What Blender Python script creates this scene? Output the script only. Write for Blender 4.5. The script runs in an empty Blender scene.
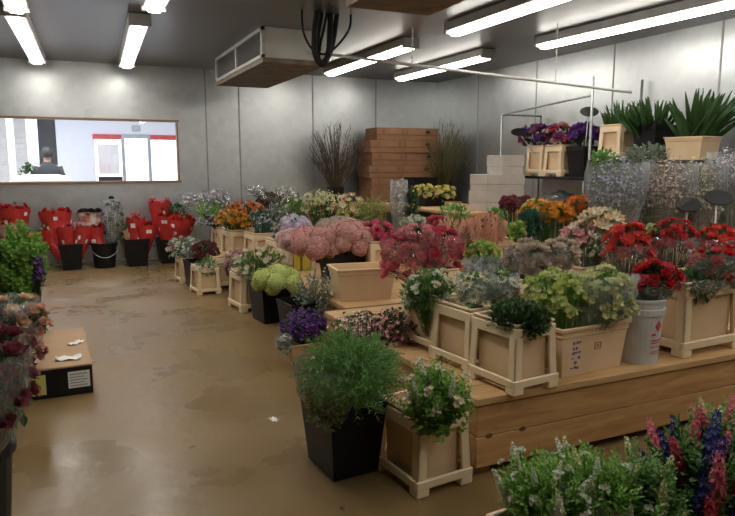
import bpy, bmesh, math, random
from mathutils import Vector, Matrix
R = random.Random(7)
SC = bpy.context.scene
COL = SC.collection
PI = math.pi

# ------------------------------------------------------------------ materials
def new_mat(name):
    m = bpy.data.materials.new(name); m.use_nodes = True
    nt = m.node_tree; nt.nodes.clear()
    out = nt.nodes.new('ShaderNodeOutputMaterial')
    return m, nt, out

def lk(nt, a, b): nt.links.new(a, b)

def surf(name, c1, c2=None, scale=8.0, rough=0.5, rough2=None, metal=0.0, bump=0.0, stretch=None, detail=4.0, spec=0.5, coords='Object', bscale=None):
    m, nt, out = new_mat(name)
    p = nt.nodes.new('ShaderNodeBsdfPrincipled')
    tc = nt.nodes.new('ShaderNodeTexCoord'); mp = nt.nodes.new('ShaderNodeMapping')
    if stretch: mp.inputs['Scale'].default_value = stretch
    lk(nt, tc.outputs[coords], mp.inputs['Vector'])
    nz = nt.nodes.new('ShaderNodeTexNoise'); nz.inputs['Scale'].default_value = scale; nz.inputs['Detail'].default_value = detail
    lk(nt, mp.outputs['Vector'], nz.inputs['Vector'])
    mx = nt.nodes.new('ShaderNodeMix'); mx.data_type = 'RGBA'
    mx.inputs['A'].default_value = (*c1, 1); mx.inputs['B'].default_value = (*(c2 or c1), 1)
    rp = nt.nodes.new('ShaderNodeMapRange'); rp.inputs['From Min'].default_value = .32; rp.inputs['From Max'].default_value = .68
    lk(nt, nz.outputs['Fac'], rp.inputs['Value']); lk(nt, rp.outputs['Result'], mx.inputs['Factor'])
    lk(nt, mx.outputs['Result'], p.inputs['Base Color'])
    p.inputs['Metallic'].default_value = metal
    p.inputs['Specular IOR Level'].default_value = spec
    if rough2 is None: p.inputs['Roughness'].default_value = rough
    else:
        rr = nt.nodes.new('ShaderNodeMapRange'); rr.inputs['From Min'].default_value = .35; rr.inputs['From Max'].default_value = .65
        rr.inputs['To Min'].default_value = rough; rr.inputs['To Max'].default_value = rough2
        lk(nt, nz.outputs['Fac'], rr.inputs['Value']); lk(nt, rr.outputs['Result'], p.inputs['Roughness'])
    if bump:
        b = nt.nodes.new('ShaderNodeBump'); b.inputs['Strength'].default_value = bump; b.inputs['Distance'].default_value = .02
        if bscale:
            n2 = nt.nodes.new('ShaderNodeTexNoise'); n2.inputs['Scale'].default_value = bscale; n2.inputs['Detail'].default_value = 3
            lk(nt, mp.outputs['Vector'], n2.inputs['Vector']); lk(nt, n2.outputs['Fac'], b.inputs['Height'])
        else: lk(nt, nz.outputs['Fac'], b.inputs['Height'])
        lk(nt, b.outputs['Normal'], p.inputs['Normal'])
    lk(nt, p.outputs['BSDF'], out.inputs['Surface'])
    return m

def petal(name, c1, c2, scale=30.0, rough=.6, trans=.25):
    """plant matter: two tones mixed by noise and by a per-flower random number, slightly translucent"""
    m, nt, out = new_mat(name)
    p = nt.nodes.new('ShaderNodeBsdfPrincipled'); p.inputs['Roughness'].default_value = rough
    p.inputs['Specular IOR Level'].default_value = .3
    g = nt.nodes.new('ShaderNodeNewGeometry')
    oi = nt.nodes.new('ShaderNodeObjectInfo')
    nz = nt.nodes.new('ShaderNodeTexNoise'); nz.inputs['Scale'].default_value = scale; nz.inputs['Detail'].default_value = 2
    lk(nt, g.outputs['Position'], nz.inputs['Vector'])
    a = nt.nodes.new('ShaderNodeMath'); a.operation = 'MULTIPLY_ADD'; a.inputs[1].default_value = .45
    b = nt.nodes.new('ShaderNodeMapRange'); b.inputs['From Min'].default_value = .3; b.inputs['From Max'].default_value = .7; b.inputs['To Max'].default_value = .4
    lk(nt, nz.outputs['Fac'], b.inputs['Value'])
    c = nt.nodes.new('ShaderNodeMath'); c.operation = 'MULTIPLY_ADD'; c.inputs[1].default_value = .3
    lk(nt, g.outputs['Random Per Island'], c.inputs[0]); lk(nt, b.outputs['Result'], c.inputs[2])
    lk(nt, oi.outputs['Random'], a.inputs[0]); lk(nt, c.outputs['Value'], a.inputs[2])
    mx = nt.nodes.new('ShaderNodeMix'); mx.data_type = 'RGBA'
    mx.inputs['A'].default_value = (*c1, 1); mx.inputs['B'].default_value = (*c2, 1)
    lk(nt, a.outputs['Value'], mx.inputs['Factor']); lk(nt, mx.outputs['Result'], p.inputs['Base Color'])
    tr = nt.nodes.new('ShaderNodeBsdfTranslucent'); lk(nt, mx.outputs['Result'], tr.inputs['Color'])
    ms = nt.nodes.new('ShaderNodeMixShader'); ms.inputs[0].default_value = trans
    lk(nt, p.outputs['BSDF'], ms.inputs[1]); lk(nt, tr.outputs['BSDF'], ms.inputs[2]); lk(nt, ms.outputs[0], out.inputs['Surface'])
    return m

def film(name, gloss=.22, rough=.12, tint=(1, 1, 1), haze=.06, crinkle=22.0, hc=(.8, .82, .85)):
    """clear crinkled cellophane"""
    m, nt, out = new_mat(name)
    t = nt.nodes.new('ShaderNodeBsdfTransparent'); t.inputs['Color'].default_value = (*tint, 1)
    g = nt.nodes.new('ShaderNodeBsdfGlossy'); g.inputs['Roughness'].default_value = rough; g.inputs['Color'].default_value = (.9, .92, .95, 1)
    d = nt.nodes.new('ShaderNodeBsdfDiffuse'); d.inputs['Color'].default_value = (*hc, 1)
    tc = nt.nodes.new('ShaderNodeTexCoord')
    v = nt.nodes.new('ShaderNodeTexVoronoi'); v.inputs['Scale'].default_value = crinkle
    lk(nt, tc.outputs['Object'], v.inputs['Vector'])
    b = nt.nodes.new('ShaderNodeBump'); b.inputs['Strength'].default_value = .8; b.inputs['Distance'].default_value = .012
    lk(nt, v.outputs['Distance'], b.inputs['Height']); lk(nt, b.outputs['Normal'], g.inputs['Normal'])
    lw = nt.nodes.new('ShaderNodeLayerWeight'); lw.inputs['Blend'].default_value = .25; lk(nt, b.outputs['Normal'], lw.inputs['Normal'])
    f = nt.nodes.new('ShaderNodeMath'); f.operation = 'MULTIPLY_ADD'; f.inputs[1].default_value = .5; f.inputs[2].default_value = gloss * .5
    lk(nt, lw.outputs['Fresnel'], f.inputs[0])
    m1 = nt.nodes.new('ShaderNodeMixShader'); lk(nt, f.outputs[0], m1.inputs[0]); lk(nt, t.outputs[0], m1.inputs[1]); lk(nt, g.outputs[0], m1.inputs[2])
    m2 = nt.nodes.new('ShaderNodeMixShader'); m2.inputs[0].default_value = haze; lk(nt, m1.outputs[0], m2.inputs[1]); lk(nt, d.outputs[0], m2.inputs[2])
    lk(nt, m2.outputs[0], out.inputs['Surface'])
    return m

def emit(name, col, strength):
    m, nt, out = new_mat(name)
    e = nt.nodes.new('ShaderNodeEmission'); e.inputs['Color'].default_value = (*col, 1); e.inputs['Strength'].default_value = strength
    lk(nt, e.outputs[0], out.inputs['Surface']); return m

def panel_metal(name, ca, cb, rough, metal, spangle=9.0):
    """galvanised sheet: spangled zinc with soft cloudy stains"""
    m, nt, out = new_mat(name)
    p = nt.nodes.new('ShaderNodeBsdfPrincipled'); p.inputs['Metallic'].default_value = metal
    tc = nt.nodes.new('ShaderNodeTexCoord')
    v = nt.nodes.new('ShaderNodeTexVoronoi'); v.inputs['Scale'].default_value = spangle
    n = nt.nodes.new('ShaderNodeTexNoise'); n.inputs['Scale'].default_value = 1.3; n.inputs['Detail'].default_value = 6
    lk(nt, tc.outputs['Object'], v.inputs['Vector']); lk(nt, tc.outputs['Object'], n.inputs['Vector'])
    bw = nt.nodes.new('ShaderNodeRGBToBW'); lk(nt, v.outputs['Color'], bw.inputs[0])
    ad = nt.nodes.new('ShaderNodeMath'); ad.operation = 'MULTIPLY_ADD'; ad.inputs[1].default_value = .35; lk(nt, bw.outputs[0], ad.inputs[0])
    sc = nt.nodes.new('ShaderNodeMath'); sc.operation = 'MULTIPLY'; sc.inputs[1].default_value = .65; lk(nt, n.outputs['Fac'], sc.inputs[0]); lk(nt, sc.outputs[0], ad.inputs[2])
    mx = nt.nodes.new('ShaderNodeMix'); mx.data_type = 'RGBA'; mx.inputs['A'].default_value = (*ca, 1); mx.inputs['B'].default_value = (*cb, 1)
    lk(nt, ad.outputs[0], mx.inputs['Factor']); lk(nt, mx.outputs['Result'], p.inputs['Base Color'])
    rr = nt.nodes.new('ShaderNodeMapRange'); rr.inputs['To Min'].default_value = rough - .08; rr.inputs['To Max'].default_value = rough + .12
    lk(nt, ad.outputs[0], rr.inputs['Value']); lk(nt, rr.outputs['Result'], p.inputs['Roughness'])
    b = nt.nodes.new('ShaderNodeBump'); b.inputs['Strength'].default_value = .12; b.inputs['Distance'].default_value = .01
    lk(nt, n.outputs['Fac'], b.inputs['Height']); lk(nt, b.outputs['Normal'], p.inputs['Normal'])
    lk(nt, p.outputs['BSDF'], out.inputs['Surface']); return m

def wood(name, c1, c2, axis='X'):
    m, nt, out = new_mat(name)
    p = nt.nodes.new('ShaderNodeBsdfPrincipled'); p.inputs['Roughness'].default_value = .6
    tc = nt.nodes.new('ShaderNodeTexCoord'); mp = nt.nodes.new('ShaderNodeMapping')
    mp.inputs['Scale'].default_value = (1.2, 9, 9) if axis == 'X' else (9, 1.2, 9)
    lk(nt, tc.outputs['Object'], mp.inputs['Vector'])
    n = nt.nodes.new('ShaderNodeTexNoise'); n.inputs['Scale'].default_value = 2.2; n.inputs['Detail'].default_value = 8; n.inputs['Distortion'].default_value = 1.2
    lk(nt, mp.outputs['Vector'], n.inputs['Vector'])
    mx = nt.nodes.new('ShaderNodeMix'); mx.data_type = 'RGBA'; mx.inputs['A'].default_value = (*c1, 1); mx.inputs['B'].default_value = (*c2, 1)
    r = nt.nodes.new('ShaderNodeMapRange'); r.inputs['From Min'].default_value = .3; r.inputs['From Max'].default_value = .7
    lk(nt, n.outputs['Fac'], r.inputs['Value']); lk(nt, r.outputs['Result'], mx.inputs['Factor']); lk(nt, mx.outputs['Result'], p.inputs['Base Color'])
    b = nt.nodes.new('ShaderNodeBump'); b.inputs['Strength'].default_value = .25; b.inputs['Distance'].default_value = .004
    lk(nt, n.outputs['Fac'], b.inputs['Height']); lk(nt, b.outputs['Normal'], p.inputs['Normal'])
    lk(nt, p.outputs['BSDF'], out.inputs['Surface']); return m

M = {}
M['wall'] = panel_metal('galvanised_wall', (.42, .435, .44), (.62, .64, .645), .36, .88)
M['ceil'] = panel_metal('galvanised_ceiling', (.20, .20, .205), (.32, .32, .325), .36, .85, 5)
M['seam'] = surf('seam_strip', (.25, .26, .26), (.32, .33, .33), rough=.5, metal=.4)
M['floor'] = surf('wet_concrete', (.175, .112, .046), (.23, .15, .066), scale=1.6, rough=.22, rough2=.40, bump=.2, detail=9, bscale=7, spec=.32)
M['cream'] = surf('cream_plastic', (.74, .58, .37), (.80, .65, .44), scale=6, rough=.45, bump=.03)
M['cream2'] = surf('warm_cream_plastic', (.68, .49, .29), (.76, .57, .37), scale=5, rough=.45, bump=.03)
M['black'] = surf('black_plastic', (.006, .006, .007), (.012, .012, .013), rough=.42, spec=.25)
M['white'] = surf('white_plastic', (.62, .62, .60), (.70, .70, .68), rough=.4)
M['pail'] = surf('grey_white_plastic', (.50, .50, .49), (.58, .58, .57), rough=.4)
M['lampbody'] = surf('lamp_housing_white', (.30, .30, .29), (.36, .36, .35), rough=.5)
M['tube'] = emit('lamp_glow', (1.0, .95, .86), 16.0)
M['wood'] = wood('pine_plank', (.36, .185, .07), (.56, .33, .14))
M['woodtop'] = wood('pine_top', (.44, .26, .11), (.58, .37, .18))
M['knot'] = surf('pine_knot', (.10, .045, .02), (.16, .08, .03), rough=.6)
M['card'] = surf('brown_card', (.20, .095, .045), (.26, .13, .065), scale=5, rough=.75)
M['card2'] = surf('tan_card', (.36, .22, .12), (.43, .27, .155), scale=5, rough=.75)
M['cardwhite'] = surf('white_card', (.44, .40, .37), (.52, .48, .44), scale=4, rough=.8)
M['hole'] = surf('dark_hole', (.015, .012, .01), rough=.9)
M['paper'] = surf('white_paper', (.75, .74, .72), (.82, .81, .79), rough=.8)
M['yellow'] = surf('yellow_print', (.70, .55, .04), (.75, .62, .08), rough=.5)
M['limepaper'] = surf('lime_label', (.52, .58, .10), (.60, .64, .16), rough=.6)
M['red'] = surf('red_print', (.55, .03, .04), (.65, .06, .06), rough=.5)
M['blueink'] = surf('blue_ink', (.10, .09, .28), (.20, .18, .38), rough=.6)
M['cardprint'] = surf('faded_print', (.13, .06, .03), (.18, .09, .045), rough=.8)
M['orangeink'] = surf('brown_ink', (.42, .20, .08), rough=.6)
M['galv'] = surf('pipe_metal', (.26, .27, .28), (.36, .37, .38), scale=20, rough=.4, metal=.5)
M['pipewhite'] = surf('pipe_white', (.55, .55, .53), (.62, .62, .6), scale=20, rough=.45)
M['acbody'] = surf('cooler_casing', (.42, .41, .37), (.50, .49, .45), scale=3, rough=.5, metal=.2)
M['rust'] = surf('rusty_pan', (.11, .075, .05), (.24, .19, .135), scale=5, rough=.6, metal=.2, detail=8)
M['fin'] = surf('cooler_fins', (.13, .125, .115), (.20, .19, .18), scale=60, rough=.6, metal=.4)
M['rubber'] = surf('black_rubber', (.008, .008, .008), (.014, .014, .014), rough=.6, spec=.15)
M['lobby'] = surf('white_plaster', (.74, .75, .80), (.78, .79, .83), rough=.7)
M['doorframe'] = surf('aluminium_frame', (.30, .32, .34), (.36, .38, .40), rough=.4, metal=.3)
M['doorshade'] = surf('doorway_shade', (.035, .035, .036), (.05, .05, .052), rough=.7)
M['shutter'] = surf('beige_slats', (.52, .50, .47), (.58, .56, .53), rough=.6)
M['browntrim'] = wood('brown_trim', (.22, .12, .07), (.32, .19, .11))
M['pane'] = film('window_glass', .10, .02, (.97, .98, .98), 0.0, .01)
M['film'] = film('clear_sleeve', .30, .16, (1, 1, 1), .06)
M['filmhaze'] = film('hazy_sleeve', .26, .26, (.95, .97, 1), .12, 18)
M['filmsoft'] = film('soft_sleeve', .10, .32, (.97, .98, 1), .10, 12)
M['filmpink'] = film('pink_sleeve', .30, .14, (1, .82, .84), .12, 30, (.80, .26, .33))
M['redsleeve'] = surf('red_printed_sleeve', (.48, .02, .022), (.52, .045, .04), scale=26, rough=.35, bump=.3, detail=2)
M['whitesleeve'] = surf('white_printed_sleeve', (.72, .66, .60), (.55, .18, .12), scale=14, rough=.35, bump=.3, detail=2)
M['brownpaper'] = surf('brown_kraft_sleeve', (.34, .22, .12), (.42, .28, .16), rough=.7, bump=.4)
M['skin'] = surf('skin', (.45, .27, .19), rough=.6)
M['hair'] = surf('dark_hair', (.012, .01, .009), rough=.6)
M['jacket'] = surf('dark_jacket', (.015, .017, .02), (.03, .032, .036), rough=.85)
M['asphalt'] = surf('grey_asphalt', (.55, .55, .55), (.62, .62, .62), rough=.8)
M['poster'] = surf('pale_poster', (.80, .62, .64), (.88, .80, .80), scale=2.4, rough=.5)

PET = {
 'white': ((.70, .70, .62), (.55, .58, .42)), 'cream': ((.66, .58, .40), (.72, .66, .52)), 'red': ((.62, .018, .015), (.36, .008, .012)),
 'scarlet': ((.70, .05, .025), (.50, .02, .02)), 'crimson': ((.50, .02, .05), (.62, .09, .14)), 'rosered': ((.62, .07, .12), (.72, .22, .26)),
 'hotpink': ((.62, .06, .14), (.70, .16, .24)), 'pink': ((.66, .30, .30), (.60, .20, .22)), 'dustpink': ((.56, .24, .21), (.62, .34, .29)),
 'palepink': ((.70, .47, .45), (.64, .38, .38)), 'salmon': ((.68, .30, .19), (.70, .42, .30)), 'peach': ((.68, .42, .24), (.70, .52, .30)),
 'orange': ((.72, .24, .02), (.74, .36, .04)), 'redorange': ((.62, .10, .02), (.70, .22, .04)), 'yellow': ((.72, .58, .10), (.72, .64, .28)),
 'paleyellow': ((.70, .66, .36), (.66, .66, .46)), 'lime': ((.42, .52, .10), (.58, .62, .24)), 'limepale': ((.50, .55, .20), (.66, .66, .36)),
 'lilac': ((.50, .40, .58), (.62, .54, .66)), 'lavender': ((.36, .33, .50), (.50, .48, .58)), 'violet': ((.075, .018, .15), (.14, .045, .24)),
 'purple': ((.08, .02, .16), (.16, .06, .28)), 'plum': ((.16, .03, .12), (.26, .08, .18)), 'navy': ((.02, .025, .13), (.05, .05, .22)),
 'burgundy': ((.16, .025, .04), (.24, .06, .08)), 'beige': ((.48, .36, .25), (.58, .46, .34)), 'taupe': ((.36, .27, .21), (.50, .40, .32)),
 'greylav': ((.34, .34, .40), (.46, .46, .50)), 'greypale': ((.52, .53, .50), (.60, .61, .58)), 'black': ((.014, .012, .016), (.03, .024, .03)),
 'olive': ((.20, .18, .08), (.30, .26, .12)),
 # leaves
 'g_mid': ((.052, .14, .026), (.105, .225, .05)), 'g_dark': ((.018, .045, .014), (.04, .085, .025)), 'g_bright': ((.11, .26, .03), (.20, .38, .07)),
 'g_fresh': ((.085, .215, .045), (.15, .30, .08)), 'g_grey': ((.10, .14, .10), (.18, .22, .16)), 'g_sword': ((.010, .032, .008), (.025, .065, .014)),
 'g_yellow': ((.16, .22, .05), (.26, .32, .09)), 'g_teal': ((.02, .08, .05), (.05, .13, .09)), 'twigbrown': ((.06, .04, .025), (.11, .08, .05)),
 'twigolive': ((.10, .095, .035), (.17, .15, .06)), 'eye': ((.16, .10, .02), (.30, .20, .03)),
}
_pm = {}
def P(c):
    if c not in _pm:
        g = .95 if c in ('black', 'navy', 'purple', 'violet', 'burgundy', 'plum') else .84
        _pm[c] = petal('plant_' + c, *[tuple(x ** g for x in t) for t in PET[c]])
    return _pm[c]

# ------------------------------------------------------------------ objects
def ob(name, bm, mat, parent=None, bevel=0.0, smooth=False, seg=1):
    me = bpy.data.meshes.new(name); bm.normal_update(); bm.to_mesh(me); bm.free()
    for m in (mat if isinstance(mat, (list, tuple)) else [mat]): me.materials.append(m)
    if smooth:
        for p in me.polygons: p.use_smooth = True
    o = bpy.data.objects.new(name, me); COL.objects.link(o)
    if parent: o.parent = parent
    if bevel:
        b = o.modifiers.new('bevel', 'BEVEL'); b.width = bevel; b.segments = seg; b.limit_method = 'ANGLE'
    return o

def tag(o, label, cat, group=None):
    o['label'] = label; o['category'] = cat
    if group: o['group'] = group
    return o

def thing(name, label, cat, loc=(0, 0, 0), rz=0.0, group=None):
    o = bpy.data.objects.new(name, None); COL.objects.link(o)
    o.location = loc; o.rotation_euler = (0, 0, rz); o.empty_display_size = .1
    return tag(o, label, cat, group)

def struct(name, bm, mat, **k):
    o = ob(name, bm, mat, **k)
    o['kind'] = 'structure'; return o

def hexa(bm, b4, t4):
    v = [bm.verts.new(p) for p in (*b4, *t4)]
    for f in ((3, 2, 1, 0), (4, 5, 6, 7), (0, 1, 5, 4), (1, 2, 6, 5), (2, 3, 7, 6), (3, 0, 4, 7)):
        bm.faces.new([v[i] for i in f])

def box(bm, x0, x1, y0, y1, z0, z1):
    hexa(bm, ((x0, y0, z0), (x1, y0, z0), (x1, y1, z0), (x0, y1, z0)), ((x0, y0, z1), (x1, y0, z1), (x1, y1, z1), (x0, y1, z1)))

def rect(w, d, z): return ((-w / 2, -d / 2, z), (w / 2, -d / 2, z), (w / 2, d / 2, z), (-w / 2, d / 2, z))

def shell(bm, levels):
    """closed skin through a list of rectangles (w, d, z); first and last are capped"""
    rings = [[bm.verts.new(p) for p in rect(*l)] for l in levels]
    for a, b in zip(rings, rings[1:]):
        for i in range(4):
            j = (i + 1) % 4
            bm.faces.new((a[i], a[j], b[j], b[i]))
    bm.faces.new(rings[0][::-1]); bm.faces.new(rings[-1])

def tube(bm, pts, r, n=6, cap=True):
    pts = [Vector(p) for p in pts]; rings = []
    rr = r if isinstance(r, (list, tuple)) else [r] * len(pts)
    for i, p in enumerate(pts):
        t = (pts[min(i + 1, len(pts) - 1)] - pts[max(i - 1, 0)]).normalized()
        a = t.orthogonal().normalized() if abs(t.z) > .9 else t.cross(Vector((0, 0, 1))).normalized()
        b = t.cross(a)
        rings.append([bm.verts.new(p + (a * math.cos(2 * PI * k / n) + b * math.sin(2 * PI * k / n)) * rr[i]) for k in range(n)])
    for x, y in zip(rings, rings[1:]):
        for k in range(n):
            bm.faces.new((x[k], x[(k + 1) % n], y[(k + 1) % n], y[k]))
    if cap: bm.faces.new(rings[0][::-1]); bm.faces.new(rings[-1])

def lathe(bm, prof, n=20, loc=(0, 0, 0)):
    rings = [[bm.verts.new((loc[0] + r * math.cos(2 * PI * k / n), loc[1] + r * math.sin(2 * PI * k / n), loc[2] + z)) for k in range(n)] for r, z in prof]
    for a, b in zip(rings, rings[1:]):
        for k in range(n): bm.faces.new((a[k], a[(k + 1) % n], b[(k + 1) % n], b[k]))
    bm.faces.new(rings[0][::-1]); bm.faces.new(rings[-1])

def copy_thing(src, loc, rz, label, group=None, scale=None):
    r = src.copy(); COL.objects.link(r); r.location = loc; r.rotation_euler = (0, 0, rz); r['label'] = label
    if group: r['group'] = group
    elif 'group' in r: del r['group']
    if scale: r.scale = scale
    for ch in src.children:
        c = ch.copy(); COL.objects.link(c); c.parent = r
        for g in ch.children:
            d = g.copy(); COL.objects.link(d); d.parent = c
    return r

# ------------------------------------------------------------------ flower heads (radius 1, looking along +Z)
def petal_strip(bm, M4, L, W, cup, seg=3, tip=.35, ruffle=0.0):
    """one petal that starts at the origin, leaves along +Y and curls up by cup"""
    prev = None
    for i in range(seg + 1):
        t = i / seg
        w = W * (math.sin(PI * (.15 + .75 * t)) if i < seg else tip)
        a = cup * t
        y = L * t * math.cos(a * .6); z = L * t * math.sin(a)
        q = R.uniform(-ruffle, ruffle)
        row = [bm.verts.new(M4 @ Vector((-w, y, z + w * .35 + q))), bm.verts.new(M4 @ Vector((0, y, z))), bm.verts.new(M4 @ Vector((w, y, z + w * .35 - q)))]
        if prev:
            bm.faces.new((prev[0], prev[1], row[1], row[0])); bm.faces.new((prev[1], prev[2], row[2], row[1]))
        prev = row

def rz(a): return Matrix.Rotation(a, 4, 'Z')
def rx(a): return Matrix.Rotation(a, 4, 'X')
def tr(x, y, z): return Matrix.Translation((x, y, z))

def aim(d, roll=0.0):
    return Vector(d).to_track_quat('Z', 'Y').to_matrix().to_4x4() @ rz(roll)

def h_rose(bm, M4=Matrix()):
    for ring, (n, L, W, cup, z) in enumerate(((5, 1.05, .52, .55, 0), (5, .85, .48, 1.0, .12), (4, .62, .42, 1.35, .2), (3, .45, .34, 1.5, .3))):
        for k in range(n):
            petal_strip(bm, M4 @ tr(0, 0, z) @ rz(2 * PI * (k + .5 * ring) / n + R.uniform(-.15, .15)), L, W, cup, 3, .28)

def h_gerbera(bm, M4=Matrix()):
    for n, L, cup, z in ((13, 1.0, .22, 0), (12, .82, .45, .05), (10, .5, .8, .08)):
        for k in range(n):
            petal_strip(bm, M4 @ tr(0, 0, z) @ rz(2 * PI * k / n + R.uniform(-.1, .1)), L * R.uniform(.9, 1.05), .16, cup + R.uniform(-.1, .1), 3, .08)
def h_daisy(bm, M4=Matrix()):
    for k in range(14):
        petal_strip(bm, M4 @ rz(2 * PI * k / 14), R.uniform(.9, 1.05), .15, .2 + R.uniform(-.1, .1), 2, .1)

def floret(bm, M4, s, n=4, cup=.35):
    c = bm.verts.new(M4 @ Vector((0, 0, 0)))
    vs = []
    for k in range(n * 2):
        a = PI * k / n; r = s if k % 2 == 0 else s * .55
        vs.append(bm.verts.new(M4 @ Vector((r * math.cos(a), r * math.sin(a), cup * s * (1 if k % 2 == 0 else .4)))))
    for k in range(n * 2): bm.faces.new((c, vs[k], vs[(k + 1) % (2 * n)]))

def sphere_pts(n, zmin=-1.0):
    g = PI * (3 - 5 ** .5)
    for i in range(n):
        z = 1 - (1 - zmin) * (i + .5) / n; r = math.sqrt(max(0, 1 - z * z)); a = g * i
        yield Vector((r * math.cos(a), r * math.sin(a), z))

def h_hydrangea(bm, M4=Matrix()):
    bmesh.ops.create_icosphere(bm, subdivisions=2, radius=.80, matrix=M4 @ Matrix.Diagonal((1, 1, .8, 1)))
    for p in sphere_pts(100, -.6):
        q = p * R.uniform(.86, 1.05); q.z *= .8
        floret(bm, M4 @ Matrix.Translation(q) @ aim(p, R.uniform(0, 3)), .24, 4, .25)
def h_pompon(bm, M4=Matrix()):
    for i, p in enumerate(sphere_pts(46, -.15)):
        petal_strip(bm, M4 @ Matrix.Translation(p * .35) @ aim(p, R.uniform(0, 6)) @ rx(.9), .62, .22, .5, 2, .16)
def h_carnation(bm, M4=Matrix()):
    for n, L, cup in ((9, 1.0, .5), (8, .85, .9), (7, .65, 1.25)):
        for k in range(n):
            petal_strip(bm, M4 @ rz(2 * PI * k / n + R.uniform(-.3, .3)), L * R.uniform(.9, 1.1), .34, cup, 3, .36, .14)
def h_lily(bm, M4=Matrix()):
    for k in range(6):
        petal_strip(bm, M4 @ rz(2 * PI * k / 6), 1.2, .3, .7, 4, .05)
    for k in range(4): tube(bm, [M4 @ Vector((0, 0, 0)), M4 @ Vector((.2 * math.cos(k * 1.6), .2 * math.sin(k * 1.6), .7))], .03, 3)
def h_tulip(bm, M4=Matrix()):
    for k in range(6):
        petal_strip(bm, M4 @ rz(2 * PI * k / 6), 1.25, .5, 1.35, 4, .15)
def h_cluster(bm, M4=Matrix()):
    """three or four ruffled cups and buds on one head"""
    for k in range(4):
        a = 2 * PI * k / 4 + R.uniform(-.3, .3); r = .5 if k else 0
        m = M4 @ tr(r * math.cos(a), r * math.sin(a), R.uniform(-.1, .3)) @ aim((math.cos(a) * r, math.sin(a) * r, .9)) @ Matrix.Scale(.55, 4)
        for n, L, cup in ((5, 1.0, .75), (5, .7, 1.2)):
            for j in range(n): petal_strip(bm, m @ rz(2 * PI * j / n + n * L), L, .5, cup, 3, .4, .08)
def h_spike(bm, M4=Matrix()):
    """a column of open florets, length 2, tapering to buds"""
    N = 44
    for i in range(N):
        t = i / N; a = i * 2.4; r = .34 * (1 - t * .75)
        m = M4 @ tr(0, 0, -1.0 + 2.0 * t) @ rz(a) @ tr(r * .55, 0, 0) @ aim((1, 0, .35))
        floret(bm, m, .26 * (1 - .7 * t), 5, .4)
def h_plume(bm, M4=Matrix()):
    """feathery plume of tiny florets, length 2"""
    for i in range(120):
        t = i / 120; a = i * 2.4; r = .5 * (1 - t) ** .8 * R.uniform(.3, 1)
        m = M4 @ tr(0, 0, -.9 + 1.9 * t) @ rz(a) @ tr(r, 0, r * .5) @ aim((1, 0, .8), R.uniform(0, 3))
        floret(bm, m, R.uniform(.08, .14), 3, .5)
def h_bell(bm, M4=Matrix()):
    """spire of green cups, length 2"""
    for i in range(34):
        t = i / 34; a = i * 2.4; s = .24 * (1 - .65 * t)
        m = M4 @ tr(0, 0, -1 + 2 * t) @ rz(a) @ tr(.05, 0, 0) @ aim((1, 0, .5))
        ring0 = [bm.verts.new(m @ Vector((s * .3 * math.cos(k * PI / 3), s * .3 * math.sin(k * PI / 3), 0))) for k in range(6)]
        ring1 = [bm.verts.new(m @ Vector((s * math.cos(k * PI / 3), s * math.sin(k * PI / 3), s * 1.2))) for k in range(6)]
        for k in range(6): bm.faces.new((ring0[k], ring0[(k + 1) % 6], ring1[(k + 1) % 6], ring1[k]))
        bm.faces.new(ring0[::-1])
    tube(bm, [M4 @ Vector((0, 0, -1.2)), M4 @ Vector((0, 0, 1))], [.05, .02], 4)

HEADS = dict(rose=h_rose, gerbera=h_gerbera, daisy=h_daisy, hydrangea=h_hydrangea, pompon=h_pompon, carnation=h_carnation, lily=h_lily,
             tulip=h_tulip, cluster=h_cluster, spike=h_spike, plume=h_plume, bell=h_bell)
HEADNAME = dict(rose='rose_head', gerbera='blossom', daisy='blossom', hydrangea='flower_head', pompon='blossom', carnation='blossom', lily='blossom',
                tulip='blossom', cluster='blossom', spike='flower_spike', plume='flower_plume', bell='flower_spike')
_head = {}
def head_mesh(kind, col):
    k = (kind, col)
    if k not in _head:
        L = []
        for v in range(2):
            bm = bmesh.new(); HEADS[kind](bm)
            me = bpy.data.meshes.new(f'{col}_{kind}'); bm.to_mesh(me); 
            if kind == 'daisy':
                n0 = len(me.polygons); lathe(bm, [(.28, .02), (.24, .12), (.1, .17)], 8)
                bm.to_mesh(me); me.materials.append(P(col)); me.materials.append(P('eye'))
                for p in me.polygons[n0:]: p.material_index = 1
            else: me.materials.append(P(col))
            bm.free(); L.append(me)
        _head[k] = L
    return R.choice(_head[k])

def leaf(bm, p, d, L, W, bend=.5, fold=.3):
    """one curved leaf of two halves along the midrib"""
    d = Vector(d).normalized(); s = d.cross(Vector((0, 0, 1)))
    s = s.normalized() if s.length > .05 else Vector((1, 0, 0))
    n = s.cross(d); p = Vector(p); prev = None
    for t, w in ((0, .15), (.35, 1), (.7, .75), (1, .02)):
        c = p + d * (L * t) - Vector((0, 0, 1)) * (bend * L * t * t)
        row = [bm.verts.new(c - s * W * w + n * W * w * fold), bm.verts.new(c), bm.verts.new(c + s * W * w + n * W * w * fold)]
        if prev:
            bm.faces.new((prev[0], prev[1], row[1], row[0])); bm.faces.new((prev[1], prev[2], row[2], row[1]))
        prev = row

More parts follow.
